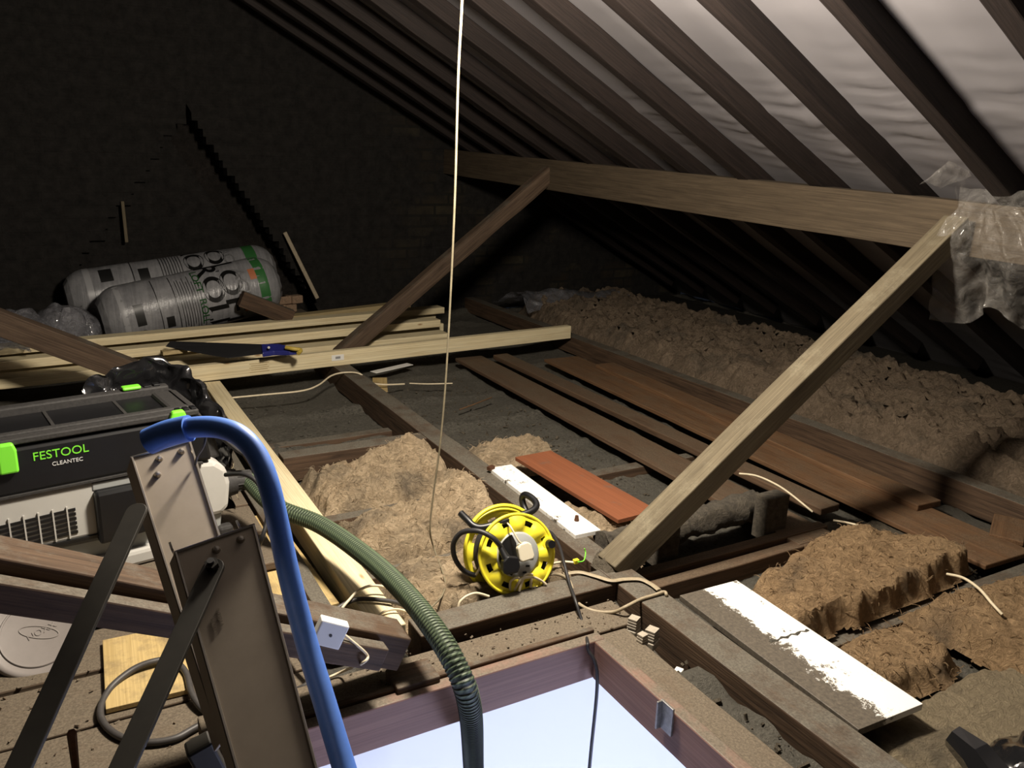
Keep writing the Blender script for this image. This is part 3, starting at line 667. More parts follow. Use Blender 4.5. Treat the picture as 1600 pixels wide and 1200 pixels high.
# hand saw lying on the pine
sp0, sp1 = D(268,540,5.10), D(458,545,5.0)
_zs = .170; sp0 = Z(266,538,_zs); sp1 = Z(412,545,_zs-.02)
saw = thing('hand_saw', sp1, 'hand saw with dark blade and navy handle lying on the pine planks', 'saw')
def sq(u, v, z): return Z(u, v, z)
top_ = [sq(266,533,.165), sq(415,538,.165), sq(414,552,.140), sq(357,559,.140), sq(331,555,.142), sq(259,541,.160)]
mb = MB(); n_ = len(top_); mb.add(top_ + [p - V((0,0,.0025)) for p in top_], [tuple(range(n_))[::-1], tuple(range(n_,2*n_))] + [(i,(i+1)%n_,(i+1)%n_+n_,i+n_) for i in range(n_)])
obj('blade', mb, 'blade', saw)
hp = [sq(408,537,.172), sq(436,537,.172), sq(456,541,.170), sq(470,546,.160), sq(452,548,.155), sq(428,548,.150), sq(410,551,.150)]
n_ = len(hp); mb = MB(); mb.add(hp + [p - V((0,0,.028)) for p in hp], [tuple(range(n_))[::-1], tuple(range(n_,2*n_))] + [(i,(i+1)%n_,(i+1)%n_+n_,i+n_) for i in range(n_)])
obj('handle', mb, 'navy', saw, bevel=.006)
obj('handle_grip', MB().tube(smooth_path([sq(447,543,.172), sq(458,545,.170), sq(470,547,.160), sq(466,552,.150)], 4), .011, 8), 'knobyellow', saw)
obj('screw', MB().cyl(sq(420,543,.166), sq(420,543,.176), .007, None, 10), 'steel', saw)
tag(obj('wood_offcut', MB().box(sq(272,549,.135), (.13,.05,.02), Matrix.Rotation(.15,3,'Z')), 'pinedull'), 'little dull offcut under the tip of the saw', 'offcut')

# ------------------------------------------------------------------ insulation rolls in printed wrap
def roll(a, b, r, label, words, seed):
    a, b = V(a), V(b); ax_ = (b-a).normalized(); L = (b-a).length; e1 = V((0,-1,0)); e1 = (e1-ax_*e1.dot(ax_)).normalized(); e2 = ax_.cross(e1)
    if e2.z < 0: e2 = -e2
    t = thing('insulation_roll', a+V((0,0,-r)), label, 'insulation roll', 'wrapped insulation rolls by the gable wall')
    def P(u, an, k=1.0):                    # u metres along, angle from the side that faces the camera, up positive
        rr = r*(.985+.018*noise.noise(V((u*7, math.cos(an)*2.5, math.sin(an)*2.5+seed)))) * k
        end = min(u, L-u); rr *= (1 - .22*max(0, 1-end/.10)**2)
        return a + ax_*u + (e1*math.cos(an) + e2*math.sin(an))*rr
    mb = MB()
    N, K = 44, 48
    for i in range(N+1):
        for j in range(K): mb.v.append(P(L*i/N, 2*PI*j/K))
    for i in range(N):
        for j in range(K): mb.f.append((i*K+j, (i+1)*K+j, (i+1)*K+(j+1)%K, i*K+(j+1)%K))
    for (i, sg) in ((0,-1),(N,1)):
        ring = [i*K+j for j in range(K)]; k0 = len(mb.v)
        for q, (f, d) in enumerate(((.7,.03),(.35,.012),(.06,.0))):
            for j in range(K): mb.v.append(a + ax_*(L*i/N + sg*d) + (mb.v[ring[j]] - (a+ax_*(L*i/N)))*f*(1+.06*math.sin(j*5)))
        rr = [ring] + [[k0+q*K+j for j in range(K)] for q in range(3)]
        for q in range(3):
            for j in range(K):
                f = (rr[q][j], rr[q][(j+1)%K], rr[q+1][(j+1)%K], rr[q+1][j]); mb.f.append(f if sg > 0 else f[::-1])
        mb.f.append(tuple(rr[3]) if sg > 0 else tuple(rr[3])[::-1])
    mb.smooth = True; body = obj('wrap', mb, 'wrap', t)
    def patch(name, u0, u1, a0, a1, m):
        g = MB().grid(lambda s, q: P(u0+(u1-u0)*s, a0+(a1-a0)*q, 1.008), 8, 10); return obj(name, g, m, body)
    def txt(name, s, size, u0, a0, m, sx=1.0):    # runs downwards round the roll, letter tops to the right
        g = text_mb(s, size, None, None, None, bend=lambda p: P(u0 + p.y, a0 - p.x*sx/r, 1.012), depth=.001, res=2, offset=size*.016)
        return obj(name, g, m, body)
    words(patch, txt, P, L, body)
    return t
def words1(patch, txt, P, L, body):
    txt('lettering', 'LOFT', .185, L*.655, 1.62, 'inkblack', 1.3); txt('lettering', 'ROLL', .185, L*.545, 1.64, 'inkblack', 1.3)
    txt('small_lettering', 'LOFT', .06, L*.505, 1.3, 'inkgreen', 1.3); txt('small_lettering', 'ROLL', .06, L*.505, .2, 'inkgreen', 1.3)
    txt('lettering', 'ACE', .10, L*.745, 1.0, 'inkgrey', 1.3)
    patch('green_band', L*.87, L*.93, -1.2, 1.5, 'inkgreen'); patch('orange_mark', L*.76, L*.80, -.6, -.25, 'inkorange'); patch('orange_mark', L*.83, L*.87, .45, .85, 'inkorange')
    patch('black_panel', L*.14, L*.19, -.25, .45, 'inkblack'); patch('black_panel', L*.30, L*.345, -.55, -.15, 'inkblack')
    patch('white_band', L*.07, L*.10, -1.4, 1.4, 'inkgrey')
    for k in range(9): patch('print_line', L*(.40+.015*k), L*(.404+.015*k), -.8+.15*math.sin(k*2), 1.0+.2*math.sin(k*3), 'inkblack')
    patch('print_line', L*.275, L*.280, -1, 1.3, 'inkblack'); patch('print_line', L*.375, L*.38, -1, 1.3, 'inkblack')
    for k in range(4):
        g = MB().tube([P(L*(.15+.022*(k%2)) + .012*math.cos(x), -.62+.16*(k//2)+.05*math.sin(x), 1.01) for x in [2*PI*i/12 for i in range(12)]], .0018, 5, closed=True); obj('round_symbol', g, 'inkblack', body)
def words2(patch, txt, P, L, body):
    txt('lettering', 'LOFT', .18, L*.66, 2.1, 'inkblack', 1.2); txt('lettering', 'ROLL', .18, L*.55, 2.1, 'inkblack', 1.2)
    txt('lettering', 'ACE', .10, L*.75, 1.5, 'inkgrey', 1.2)
    patch('green_band', L*.86, L*.92, 0, 2.0, 'inkgreen'); patch('black_panel', L*.14, L*.20, .6, 1.2, 'inkblack'); patch('black_panel', L*.32, L*.37, .45, .95, 'inkblack')
    patch('white_band', L*.07, L*.10, -.4, 1.9, 'inkgrey')
    for k in range(8): patch('print_line', L*(.43+.014*k), L*(.434+.014*k), .3, 1.5, 'inkblack')
    patch('print_line', L*.29, L*.295, .2, 1.8, 'inkblack')
RR = .215
roll(Yp(165,500,5.72), Yp(425,442,5.80), .20, 'grey wrapped insulation roll with large black lettering, in front of its twin', words1, 1)
roll(Yp(112,468,6.20), Yp(420,420,6.26), .19, 'grey wrapped insulation roll lying behind and above the lettered front roll', words2, 4)
tag(beam('bearer', (.0,6.0,.02), (1.7,6.1,.02), .5, .03, 'deck', top=True), 'board the insulation rolls lie on', 'board')

# crumpled plastic: a folded, noisy film surface
def crumple(name, fn, nu, nv, m, label=None, cat='plastic', amp=.02, freq=9, seed=0.0, parent=None, th=0):
    mb = MB()
    def f(u, v):
        p = V(fn(u, v)); n = noise.noise_vector(V((p.x*freq, p.y*freq, p.z*freq))+V((seed,seed,0)))
        n2 = noise.noise_vector(p*freq*2.7+V((seed,0,0)))
        return p + V([math.copysign(abs(x)**.75, x) for x in n])*amp + n2*amp*.35
    mb.grid(f, nu, nv); o = obj(name, mb, m, parent)
    if th: s = o.modifiers.new('solid','SOLIDIFY'); s.thickness = th
    if label: tag(o, label, cat)
    return o
def dome(c, rx, ry, rz):
    c = V(c)
    return lambda u, v: c + V((math.cos(2*PI*u)*math.sin(v*PI*.55)*rx, math.sin(2*PI*u)*math.sin(v*PI*.55)*ry, math.cos(v*PI*.55)*rz))
crumple('plastic_bag', dome((.05,5.72,.07),.20,.16,.20), 48, 20, 'filmgrey', 'crumpled grey plastic bag at the left end of the insulation rolls', 'plastic bag', .045, 8, 3)
crumple('plastic_bag', dome((-.18,5.60,.09),.16,.14,.17), 40, 18, 'filmgrey', 'smaller crumpled grey plastic bag above the dark brace at the left edge', 'plastic bag', .04, 9, 6)
crumple('plastic_wrap', lambda u, v: V((-.62+.50*u, 4.95+.25*v, .135+.05*math.sin(u*3)+.02*v)), 30, 16, 'filmgrey', 'sheet of grey printed plastic on the pine at the left edge', 'plastic sheet', .02, 9, 9)
crumple('plastic_wrap', lambda u, v: V((3.30+1.05*u, 5.62+.62*v, .02+.13*math.sin(PI*min(1,v*1.2))*(1-.5*u))), 70, 40, 'filmgrey', 'grey plastic sheet heaped in the far corner beyond the brown blanket', 'plastic sheet', .045, 5, 12)
# gable odds and ends
tag(beam('stick', (.50,6.44,.55), (.50,6.47,.83), .022, .02, 'strut', jit=.002, up=(0,1,0)), 'thin pale upright stick against the gable above the rolls', 'stick')
tag(beam('strip', (1.60,6.42,.60), (1.80,6.30,.10), .03, .012, 'cablebrown', jit=.001, up=(0,1,0)), 'thin pale strip leaning against the gable at the end of the rolls', 'strip')
random.seed(5)
for k, (u, v) in enumerate(((437,478),(445,462),(452,474),(440,468),(462,470))):
    p = Yp(u, v, 6.25); p.z = .05 + .065*(k in (1,3,4)); R = Matrix.Rotation(random.uniform(-.6,.6), 3, 'Z')
    tag(obj('broken_brick', MB().box(p, (.09,.07,.06), R), 'brickrub', bevel=.008), ['lowest left','upper middle','lowest right','middle left','rightmost'][k] + ' piece of broken brick beside the roll end', 'brick', 'broken bricks by the gable')
# pipe lagging and the two blocks
pl = [V((1.53,2.06,-.03)), V((1.70,2.06,-.025)), V((1.9,2.07,-.02)), V((2.20,2.08,-.015)), V((2.27,2.08,-.012))]
p = smooth_path(pl, 10); r_ = [.052*(1+.22*noise.noise(V((q.x*16,0,0)))) for q in p]
mb = MB().tube(p, r_, 22); mb.v = [q + noise.noise_vector(q*28)*.014 for q in mb.v]
tag(obj('lagged_pipe', mb, 'lag'), 'dust-caked lagged pipe between two dark wood blocks', 'pipe')
tag(beam('wood_block', (1.725,1.985,.065), (1.725,1.985,-.09), .065, .095, 'lag', up=(1,0,0), jit=.003), 'dark dusty wood block nearer the leaning brace', 'block')
tag(beam('wood_block', (2.215,1.975,.075), (2.215,1.975,-.09), .065, .105, 'lag', up=(1,0,0), jit=.003), 'dark dusty wood block at the right end of the lagged pipe', 'block')
heap('dust_clump', [(1.40,1.86),(1.50,1.86),(1.50,1.975),(1.46,2.0),(1.40,1.95)], -.004, .018, 'dustbrown', 'dusty clump on the beam joint at the foot of the brace', 'debris', amp=.02, freq=16, seed=14.0, res=.005, fall=.02, edge=.008)
# junction clutter beside the hatch
for k, (u, v, s, rz) in enumerate(((990,972,1,.5),(1003,998,.8,.2),(1018,990,1.1,.45))):
    c = Z(u, v+8, -.035); t = thing('cable_clip', c, ['grey ribbed cable clip nearest the flat cable beside the hatch','smallest and lowest of the grey cable clips beside the hatch','tallest ribbed grey cable clip beside the hatch'][k], 'clip', 'grey clips between hatch and floor beam')
    R = Matrix.Rotation(rz, 3, 'Z'); sz = .034*s
    obj('base', MB().box(c-V((0,0,.014)), (sz*1.1,sz*.9,.022), R), 'claygrey', t, bevel=.003)
    mb = MB()
    for q in range(4): mb.box(c + V((0,0,.004+.008*q)), (sz*(1-.06*q), sz*.8, .006), R)
    mb.box(c+V((0,0,.014)), (sz*.7,sz*.6,.03), R); obj('ribs', mb, 'claygrey', t, bevel=.001)
c = Z(1040,1122,-.04); c.x = HX1-.006
t = thing('metal_clip', c, 'small folded metal clip screwed to the right side of the hatch', 'clip')
obj('plate', MB().box(c, (.006,.045,.075)), 'steel', t, bevel=.001); obj('flange', MB().box(c+V((-.009,.018,0)), (.016,.005,.075)), 'steel', t, bevel=.001)
# white junction box on the brace with its cable
c = V((.462,1.612,.205)); R = Matrix.Rotation(-.15,3,'Z') @ Matrix.Rotation(.45,3,'Y')
jb = thing('junction_box', c, 'small white electrical box on the brace behind the blue handrail', 'box')
obj('cover', MB().box(c, (.066,.028,.060), R), 'boxwhite', jb, bevel=.003); obj('screw_hole', MB().cyl(c+R@V((.0,-.0155,0)), c+R@V((0,-.0135,0)), .0035, None, 10), 'black', jb)

# ------------------------------------------------------------------ vacuum extractor
th_ = math.radians(8.5); VO = V((.385, 2.585, -.004))            # front right foot corner
vu = V((-math.cos(th_), -math.sin(th_), 0)); vv = V((-math.sin(th_), math.cos(th_), 0)); vw = V((0,0,1))
def VL(a, b, c): return VO + vu*a + vv*b + vw*c                  # a leftwards, b backwards, c up
VR = Matrix((( -vu.x, vv.x, 0), (-vu.y, vv.y, 0), (0,0,1)))      # local x right, y back
vac = thing('vacuum_extractor', VL(.37,.21,0), 'pale grey and black dust extractor with green latches left of the ladder', 'vacuum cleaner')
def vbox(name, a0, a1, b0, b1, c0, c1, m, par=None, bev=.006):
    mb = MB().box(VL((a0+a1)/2,(b0+b1)/2,(c0+c1)/2), (abs(a1-a0),abs(b1-b0),abs(c1-c0)), VR); return obj(name, mb, m, par or vac, bevel=bev)
def vpoly(name, poly, b0, b1, m, par=None, bev=.006):           # outline in (a,c), depth b0..b1
    mb = MB(); n = len(poly)
    if sum(poly[i][0]*poly[(i+1)%n][1]-poly[(i+1)%n][0]*poly[i][1] for i in range(n)) < 0: poly = poly[::-1]
    mb.add([VL(p[0], b0, p[1]) for p in poly] + [VL(p[0], b1, p[1]) for p in poly], [tuple(range(n)), tuple(range(n,2*n))[::-1]] + [(i, i+n, (i+1)%n+n, (i+1)%n) for i in range(n)])
    return obj(name, mb, m, par or vac, bevel=bev)
body = vpoly('body', [(-.045,.12),(-.055,.20),(-.045,.255),(-.01,.285),(.10,.300),(.80,.300),(.80,.128),(.20,.120),(.02,.10),(-.02,.10)], 0, .345, 'white', bev=.022)
vpoly('base', [(-.02,.035),(-.03,.105),(.80,.125),(.80,.02),(.02,.0)], .02, .34, 'grey', bev=.012)
vpoly('base_skirt', [(.0,.005),(.0,.055),(.80,.05),(.80,.0)], -.012, .35, 'white', bev=.012)
vpoly('shadow_gap', [(.22,.118),(.22,.130),(.80,.138),(.80,.128)], -.004, .03, 'black', body, bev=.001)
# side grille
for r in range(6):
    vpoly('grille_slot', [(.395, .150+.014*r), (.395,.158+.014*r), (.70,.146+.014*r), (.70,.138+.014*r)], -.0035, .004, 'black', body, bev=0)
for r in range(8):
    a = .415+.036*r; vpoly('grille_bar', [(a,.138),(a,.236),(a+.004,.236),(a+.004,.138)], -.0045, .004, 'white', body, bev=0)
vpoly('socket_recess', [(.185,.292),(.345,.292),(.345,.268),(.185,.268)], -.003, .02, 'grey', body, bev=.003)
vpoly('socket_panel', [(.18,.115),(.175,.245),(.19,.268),(.345,.268),(.345,.105)], -.030, .03, 'black', vac, bev=.01)
# black top
lid = vpoly('lid', [(.0,.292),(.02,.44),(.80,.435),(.80,.300),(.10,.304)], -.006, .345, 'black', bev=.01)
vpoly('lid_seam', [(.03,.286),(.03,.294),(.11,.306),(.80,.302),(.80,.294),(.11,.298)], -.010, .345, 'blackdusty', lid, bev=.001)
vpoly('front_rim', [(.03,.448),(.03,.466),(.80,.462),(.80,.444)], -.008, .030, 'blackdusty', lid, bev=.004)
vpoly('front_rim_step', [(.05,.44),(.05,.472),(.80,.468),(.80,.44)], .022, .048, 'blackdusty', lid, bev=.004)
vpoly('rear_rim', [(.03,.40),(.03,.466),(.80,.462),(.80,.40)], .305, .345, 'blackdusty', lid, bev=.006)
for k in range(3): vbox('tray_rib', .20+.2*k, .21+.2*k, .05, .30, .436, .441, 'blackdusty', lid, .001)
vpoly('right_shelf', [(-.0,.30),(.01,.452),(.09,.452),(.12,.30)], .085, .30, 'blackdusty', lid, bev=.010)
vpoly('right_shoulder', [(-.05,.27),(-.03,.37),(.02,.452),(.05,.452),(.05,.27)], .06, .33, 'blackdusty', lid, bev=.012)
for k in range(4): vbox('rim_notch', .055+.03*k, .075+.03*k, .312, .34, .462, .472-.001*k, 'black', lid, .001)
for k in range(3): vbox('rim_notch', .035+.022*k, .050+.022*k, -.002, .028, .462, .471, 'black', lid, .001)
def latch(nm, a, b, c, h, label):
    o = vpoly(nm, [(a-.024,c),(a-.024,c+h*.75),(a-.017,c+h),(a+.017,c+h),(a+.024,c+h*.75),(a+.024,c)], b, b+.022, 'green', vac, .006); o['label'] = label
latch('latch', .095, -.026, .395, .080, 'green latch beside the blue handrail'); latch('latch', .545, -.026, .372, .085, 'green latch at the left edge of the photo')
mb = MB().box(VL(.145,.318,.472), (.058,.035,.012), VR); o = obj('latch', mb, 'green', vac, bevel=.006); o['label'] = 'green catch on the rear rim'
# lettering on the black front
g = text_mb('FESTOOL', .034, VL(.485,-.0068,.392), (-vu), V((0,0,1)), .0012); v0 = g.v[0]
g.v = [VL(.485,-.0068,.392) + (q-VL(.485,-.0068,.392)).dot(-vu)*1.0*(-vu) + V((0,0,(q-VL(.485,-.0068,.392)).z)) + vv*((q-VL(.485,-.0068,.392)).dot(vv)) for q in g.v]
obj('lettering', g, 'green', lid)['label'] = 'green maker lettering'
obj('lettering', text_mb('CLEANTEC', .016, VL(.440,-.0068,.368), (-vu), V((0,0,1)), .0012), 'textwhite', lid)['label'] = 'small white lettering'
# right end: bracket arms, hose port
for s in (0, 1):
    pts = [VL(-.02+.0*s,.05+.09*s,.385), VL(-.055,.045+.09*s,.34), VL(-.105,.04+.09*s,.285), VL(-.135,.04+.09*s,.268)]
    mb = MB().tube(smooth_path(pts, 5), [.018-.0004*i for i in range(16)], 10, flat=.6); obj('cable_bracket', mb, 'blackdusty', vac)
pc = D(352,792,2.72); pe = D(385,787,2.72)
port = obj('hose_port', MB().tube([VL(-.03,.10,.165), VL(-.07,.09,.168), VL(-.10,.085,.168)], [.055,.048,.042], 18), 'blackdusty', vac)
hs = VL(-.10,.085,.168)

# suction hose
hp = [hs, hs+V((.035,-.004,0)), D(428,790,2.80), D(500,820,2.68), D(570,868,2.46), D(625,918,2.24), D(672,975,2.08), D(712,1040,2.00), D(734,1105,2.06), D(740,1200,2.45), D(744,1300,2.95), D(746,1380,3.5)]
path = smooth_path(hp, 26)
def hose(name, pts, r, m, pitch=.0105):
    # resample evenly
    L = [0]; 
    for i in range(1, len(pts)): L.append(L[-1]+(pts[i]-pts[i-1]).length)
    n = int(L[-1]/(pitch/3)); out = []; j = 0
    for k in range(n+1):
        s = L[-1]*k/n
        while j < len(L)-2 and L[j+1] < s: j += 1
        out.append(pts[j].lerp(pts[j+1], (s-L[j])/(L[j+1]-L[j])))
    K = 28; mb = MB(); uv = []
    t0 = (out[1]-out[0]).normalized(); a = t0.cross(V((0,0,1))).normalized(); st = L[-1]/n
    for i in range(n+1):
        t = (out[min(i+1,n)]-out[max(i-1,0)]).normalized(); a = (a-t*a.dot(t)).normalized(); b = t.cross(a)
        for q in range(K+1):
            an = 2*PI*q/K; ph = i*st/pitch + q/K; rr = r + .0016*math.cos(2*PI*ph)
            mb.v.append(out[i] + a*math.cos(an)*rr + b*math.sin(an)*rr); uv.append((i*st/pitch+.25, q/K))
    for i in range(n):
        for q in range(K): mb.f.append((i*(K+1)+q, i*(K+1)+q+1, (i+1)*(K+1)+q+1, (i+1)*(K+1)+q))
    mb.smooth = True; o = obj(name, mb, m)
    ul = o.data.uv_layers.new(name='UVMap')
    for p in o.data.polygons:
        p.use_smooth = True
        for li in p.loop_indices: ul.data[li].uv = uv[o.data.loops[li].vertex_index]
    return o
h_ = tag(hose('suction_hose', path, .0265, 'hose'), 'green and black ribbed suction hose arching from the vacuum down through the hatch', 'hose')
obj('hose_cuff', MB().tube([hs-V((.012,0,0)), hs+V((.05,-.004,0))], [.036,.031], 20), 'blackdusty', h_)
for k in range(8):
    an = 2*PI*k/8; e = V((0, math.cos(an), math.sin(an)))*.0345; obj('cuff_rib', MB().tube([hs+e-V((.005,0,0)), hs+e*.93+V((.045,-.004,0))], .0035, 6), 'blackdusty', h_)
cable('power_cord', [D(352,742,2.60), D(379,741,2.55), D(399,751,2.52), D(414,776,2.50), D(417,812,2.50), D(405,852,2.52), Z(392,872,-.0)], .0065, 'cableblack', 'black power cord looping off the right end of the vacuum')
tag(obj('vacuum_pedal', MB().box(VL(-.03,.02,.03),(.05,.04,.05),VR), 'blackdusty', bevel=.01), 'dark castor block under the right end of the vacuum', 'castor')

# bin bag over the back of the vacuum
def bag(u, v):
    a = -.14 + .52*u; ridge = .505 + .045*math.sin(u*9) - .02*u
    if v < .5: b = .44 + .11*(v*2); c = .38 + (ridge-.38)*math.sin(v*PI)
    else: b = .55 + .15*(v*2-1); c = ridge*(1-(v*2-1)**1.5)+.0
    if u < .25: k = (1-u/.25); a -= .0; c *= (1-.55*k*k); b -= .10*k
    return VL(a, b, c)
_rd = smooth_path([D(135,604,3.12), D(150,590,3.12), D(172,580,3.14), D(205,566,3.16), D(250,560,3.16), D(288,578,3.12), D(320,612,3.05), D(345,650,2.98), D(358,700,2.9)], 6)
def bag(u, v):
    k = u*(len(_rd)-1); i = min(int(k), len(_rd)-2); r = _rd[i].lerp(_rd[i+1], k-i)
    if v < .5: t = 1-v*2; return r + V((-.02*t-.01, -.03*t, -.22*t**1.4))
    t = v*2-1; return r + V((.03*t, .16*t, -.34*t**1.6))
crumple('bin_bag', bag, 90, 60, 'binbag', 'shiny black bin bag bunched behind the vacuum', 'bin bag', .024, 13, 2)
# right side flap of the bag going down beside the vacuum
crumple('bin_bag', lambda u, v: VL(-.06-.10*u, .30+.34*v-.12*u, .40-.36*u+.07*math.sin(v*PI)), 40, 40, 'binbag', 'black plastic flap hanging beside the right end of the vacuum', 'bin bag', .032, 8, 5)
def bag2(u, v):
    c = Z(1560,1190,-.045); an = 2*PI*u; r = .16*(v); return V((c.x+.06+r*math.cos(an)*1.1, c.y-.12+r*math.sin(an), -.05+.11*(1-v)**.8))
crumple('bin_bag', bag2, 50, 24, 'binbag', 'crumpled black plastic in the bottom right corner', 'bin bag', .035, 11, 8)
tag(obj('plastic_spout', MB().tube([Z(1490,1150,.02), Z(1525,1180,.01), Z(1560,1230,-.02)], [.028,.040,.05], 7), 'binbag', smooth=False), 'folded black plastic end standing up in the bottom right corner', 'plastic')

# bucket with lid on the boards
bc = D(61,988,2.62); bn = (V((0,0,1))*.50 + (C0-bc).normalized()*.85 + V((-.10,0,0))).normalized()
bk = thing('bucket', bc, 'round grey lidded tub leaning under the dusty brace', 'tub')
obj('lid', MB().lathe([(0,.0),(.095,.0),(.100,.002),(.108,.008),(.118,.010),(.124,.006),(.126,-.004),(.124,-.022)], bc, bn, 56), 'lidgrey', bk)
obj('tub_body', MB().lathe([(.120,-.02),(.112,-.13),(0,-.13)], bc, bn, 48), 'black', bk)
e1 = (_r - bn*_r.dot(bn)).normalized(); e2 = bn.cross(e1)
obj('embossed_loop', MB().tube([bc + e1*(.048*math.cos(t)*1 ) + e2*(.016*math.sin(t)) + bn*.0005 for t in [2*PI*i/40 for i in range(40)]], .0016, 6, closed=True), 'lidgrey', bk)
obj('embossed_ring', MB().tube([bc + e1*(.092*math.cos(t)) + e2*(.092*math.sin(t)) + bn*.0015 for t in [2*PI*i/60 for i in range(60)]], .003, 6, closed=True), 'lidgrey', bk)
e3 = (e1*math.cos(.7)+e2*math.sin(.7))
obj('embossed_lettering', text_mb('NOXX', .024, bc - e3*.030 - bn.cross(e3)*.008 + bn*.0002, e3, bn.cross(e3), .0016), 'lidgrey', bk)
# odds at the left edge
tag(beam('timber_block', (-.60,1.93,.02), (-.262,2.06,.02), .10, .11, 'oldclean', top=True, jit=.003), 'sawn brown timber end at the left edge below the tub', 'block')
tag(obj('iron_spike', MB().tube([Z(122,1235,-.08), D(112,1145,1.95)], [.006,.009], 6), 'rust', smooth=False), 'rusty iron spike standing at the bottom left', 'spike')

# ------------------------------------------------------------------ loft ladder
def chan(name, P, m, flange, web_t=.004, par=None, out=1, lab=None):
    """channel stile from four face corners TL, TR, BR, BL; flanges point away from the face"""
    TL, TR, BR, BL = P; n = (TR-TL).cross(BL-TL).normalized()
    if n.dot(C0-TL) < 0: n = -n
    t = n*web_t; e = (TR-TL).normalized()*web_t; eb = (BR-BL).normalized()*web_t
    mb = MB(); mb.hexa([BL-t, BR-t, BR, BL, TL-t, TR-t, TR, TL])
    o = obj(name, mb, m, par, bevel=.001)
    for (a, b, s, sb) in ((TL, BL, e, eb), (TR-e, BR-eb, e, eb)):
        f = MB(); k = -n*flange - (TR-TL).normalized()*.006; f.hexa([b+k, b+sb+k, b+sb, b, a+k, a+s+k, a+s, a]); obj('flange', f, m, o, bevel=.0008)
        f = MB(); r = V(a)-V(b); f.tube([a+s/2+n*.0005, b+sb/2+n*.0005], .0022, 6); obj('bright_edge', f, 'ladderedge', o)
    f = MB(); f.tube([TL+n*.0003, TR+n*.0003], .0022, 6); obj('bright_edge', f, 'ladderedge', o)
    return o, n
lad = thing('loft_ladder', D(380,1100,1.15), 'folded taupe metal loft ladder with black steel arms at the hatch', 'ladder')
def at_plane(u, v, p, n): d = ray(u, v); return C0 + d*((V(p)-C0).dot(n)/d.dot(n))
# upper stile, further back
A0 = D(202,714,1.35); B0 = D(298,690,1.365); E0 = D(352,1120,1.20)
nb = (B0-A0).cross(E0-A0).normalized()
P1 = [at_plane(u, v, A0, nb) for u, v in ((204,716),(298,689),(437,1130),(345,1160))]
up_, n1 = chan('upper_stile', P1, 'laddergrey', .034, par=lad)
A1 = D(270,862,1.165); B1 = D(399,821,1.18); E1 = D(440,1200,1.10); nb2 = (B1-A1).cross(E1-A1).normalized()
P2 = [at_plane(u, v, A1, nb2) for u, v in ((272,864),(398,820),(512,1260),(392,1290))]
lo_, n2 = chan('lower_stile', P2, 'laddergrey', .030, par=lad)
for (u, v, o_, p_, n_) in ((249,717,up_,A0,n1),(246,742,up_,A0,n1),(283,706,up_,A0,n1),(376,843,lo_,A1,n2),(338,859,lo_,A1,n2)):
    q = at_plane(u, v, p_, n_); obj('rivet', MB().lathe([(0,.006),(.0035,.0055),(.0045,.002),(.0055,.0),(.0055,-.001)], q, n_, 14), 'ladderedge', o_)
# stamped text, printed down the lower stile
q = at_plane(341,955,A1,nb2); ex = (P2[3]-P2[0]).normalized(); ey = n2.cross(ex)
for (u, v, s) in ((337,952,'IHTSJJAA'),(328,968,'HLSAN')):
    q = at_plane(u, v, A1, nb2)+n2*.0006; g = text_mb(s, .006, q, ex, ey, .0006); obj('stamped_text', g, 'stain', lo_)
# little turned-up tabs at the head of the lower stile
for (u, v) in ((272,850),(378,815)):
    q = at_plane(u, v+8, A1, nb2) - n2*.02; obj('tab', MB().box(q+V((0,0,.004)), (.003,.02,.022), Matrix.Rotation(-.3,3,'Y')), 'ladderedge', lo_)
# black arms
def bar(name, a, b, w_, th, m, n, par, roundend=True, lab=None):
    x = (b-a).normalized(); y = n.cross(x).normalized(); mb = MB(); pts = []
    K = 10
    for i in range(K+1): an = PI/2 + PI*i/K; pts.append(a + (x*math.cos(an)+y*math.sin(an))*w_/2)
    for i in range(K+1): an = -PI/2 + PI*i/K; pts.append(b + (x*math.cos(an)+y*math.sin(an))*w_/2)
    k = len(pts); mb.add([p+n*th/2 for p in pts]+[p-n*th/2 for p in pts], [tuple(range(k)), tuple(range(k,2*k))[::-1]]+[(i+k,(i+1)%k+k,(i+1)%k,i) for i in range(k)])
    o = obj(name, mb, m, par, bevel=.0008)
    if lab: o['label'] = lab
    return o
pa = at_plane(333,892,A1,nb2)+n2*.009; pb = D(150,1290,1.02); nn_ = (pb-pa).cross(_r).normalized(); nn_ = nn_ if nn_.dot(C0-pa) > 0 else -nn_
arm = bar('arm', pa, pb, .027, .006, 'blacksteel', nn_, lad, lab='black steel arm bolted to the lower stile')
q = pa+nn_*.004; obj('bolt', MB().cyl(q, q+nn_*.008, .009, None, 6), 'blacksteel', arm, smooth=False); obj('bolt_end', MB().cyl(q, q+nn_*.013, .0045, None, 12), 'blackdusty', arm)
pa = D(213,800,1.30); pb = D(-12,1290,1.10); nn_ = (pb-pa).cross(_r).normalized(); nn_ = nn_ if nn_.dot(C0-pa) > 0 else -nn_
bar('arm', pa, pb, .029, .006, 'blacksteel', nn_, lad, lab='black steel arm behind the upper stile')
obj('foot', MB().box(D(322,1185,1.28), (.035,.03,.06), Matrix.Rotation(-.3,3,'Y')), 'blacksteel', lad, bevel=.004)
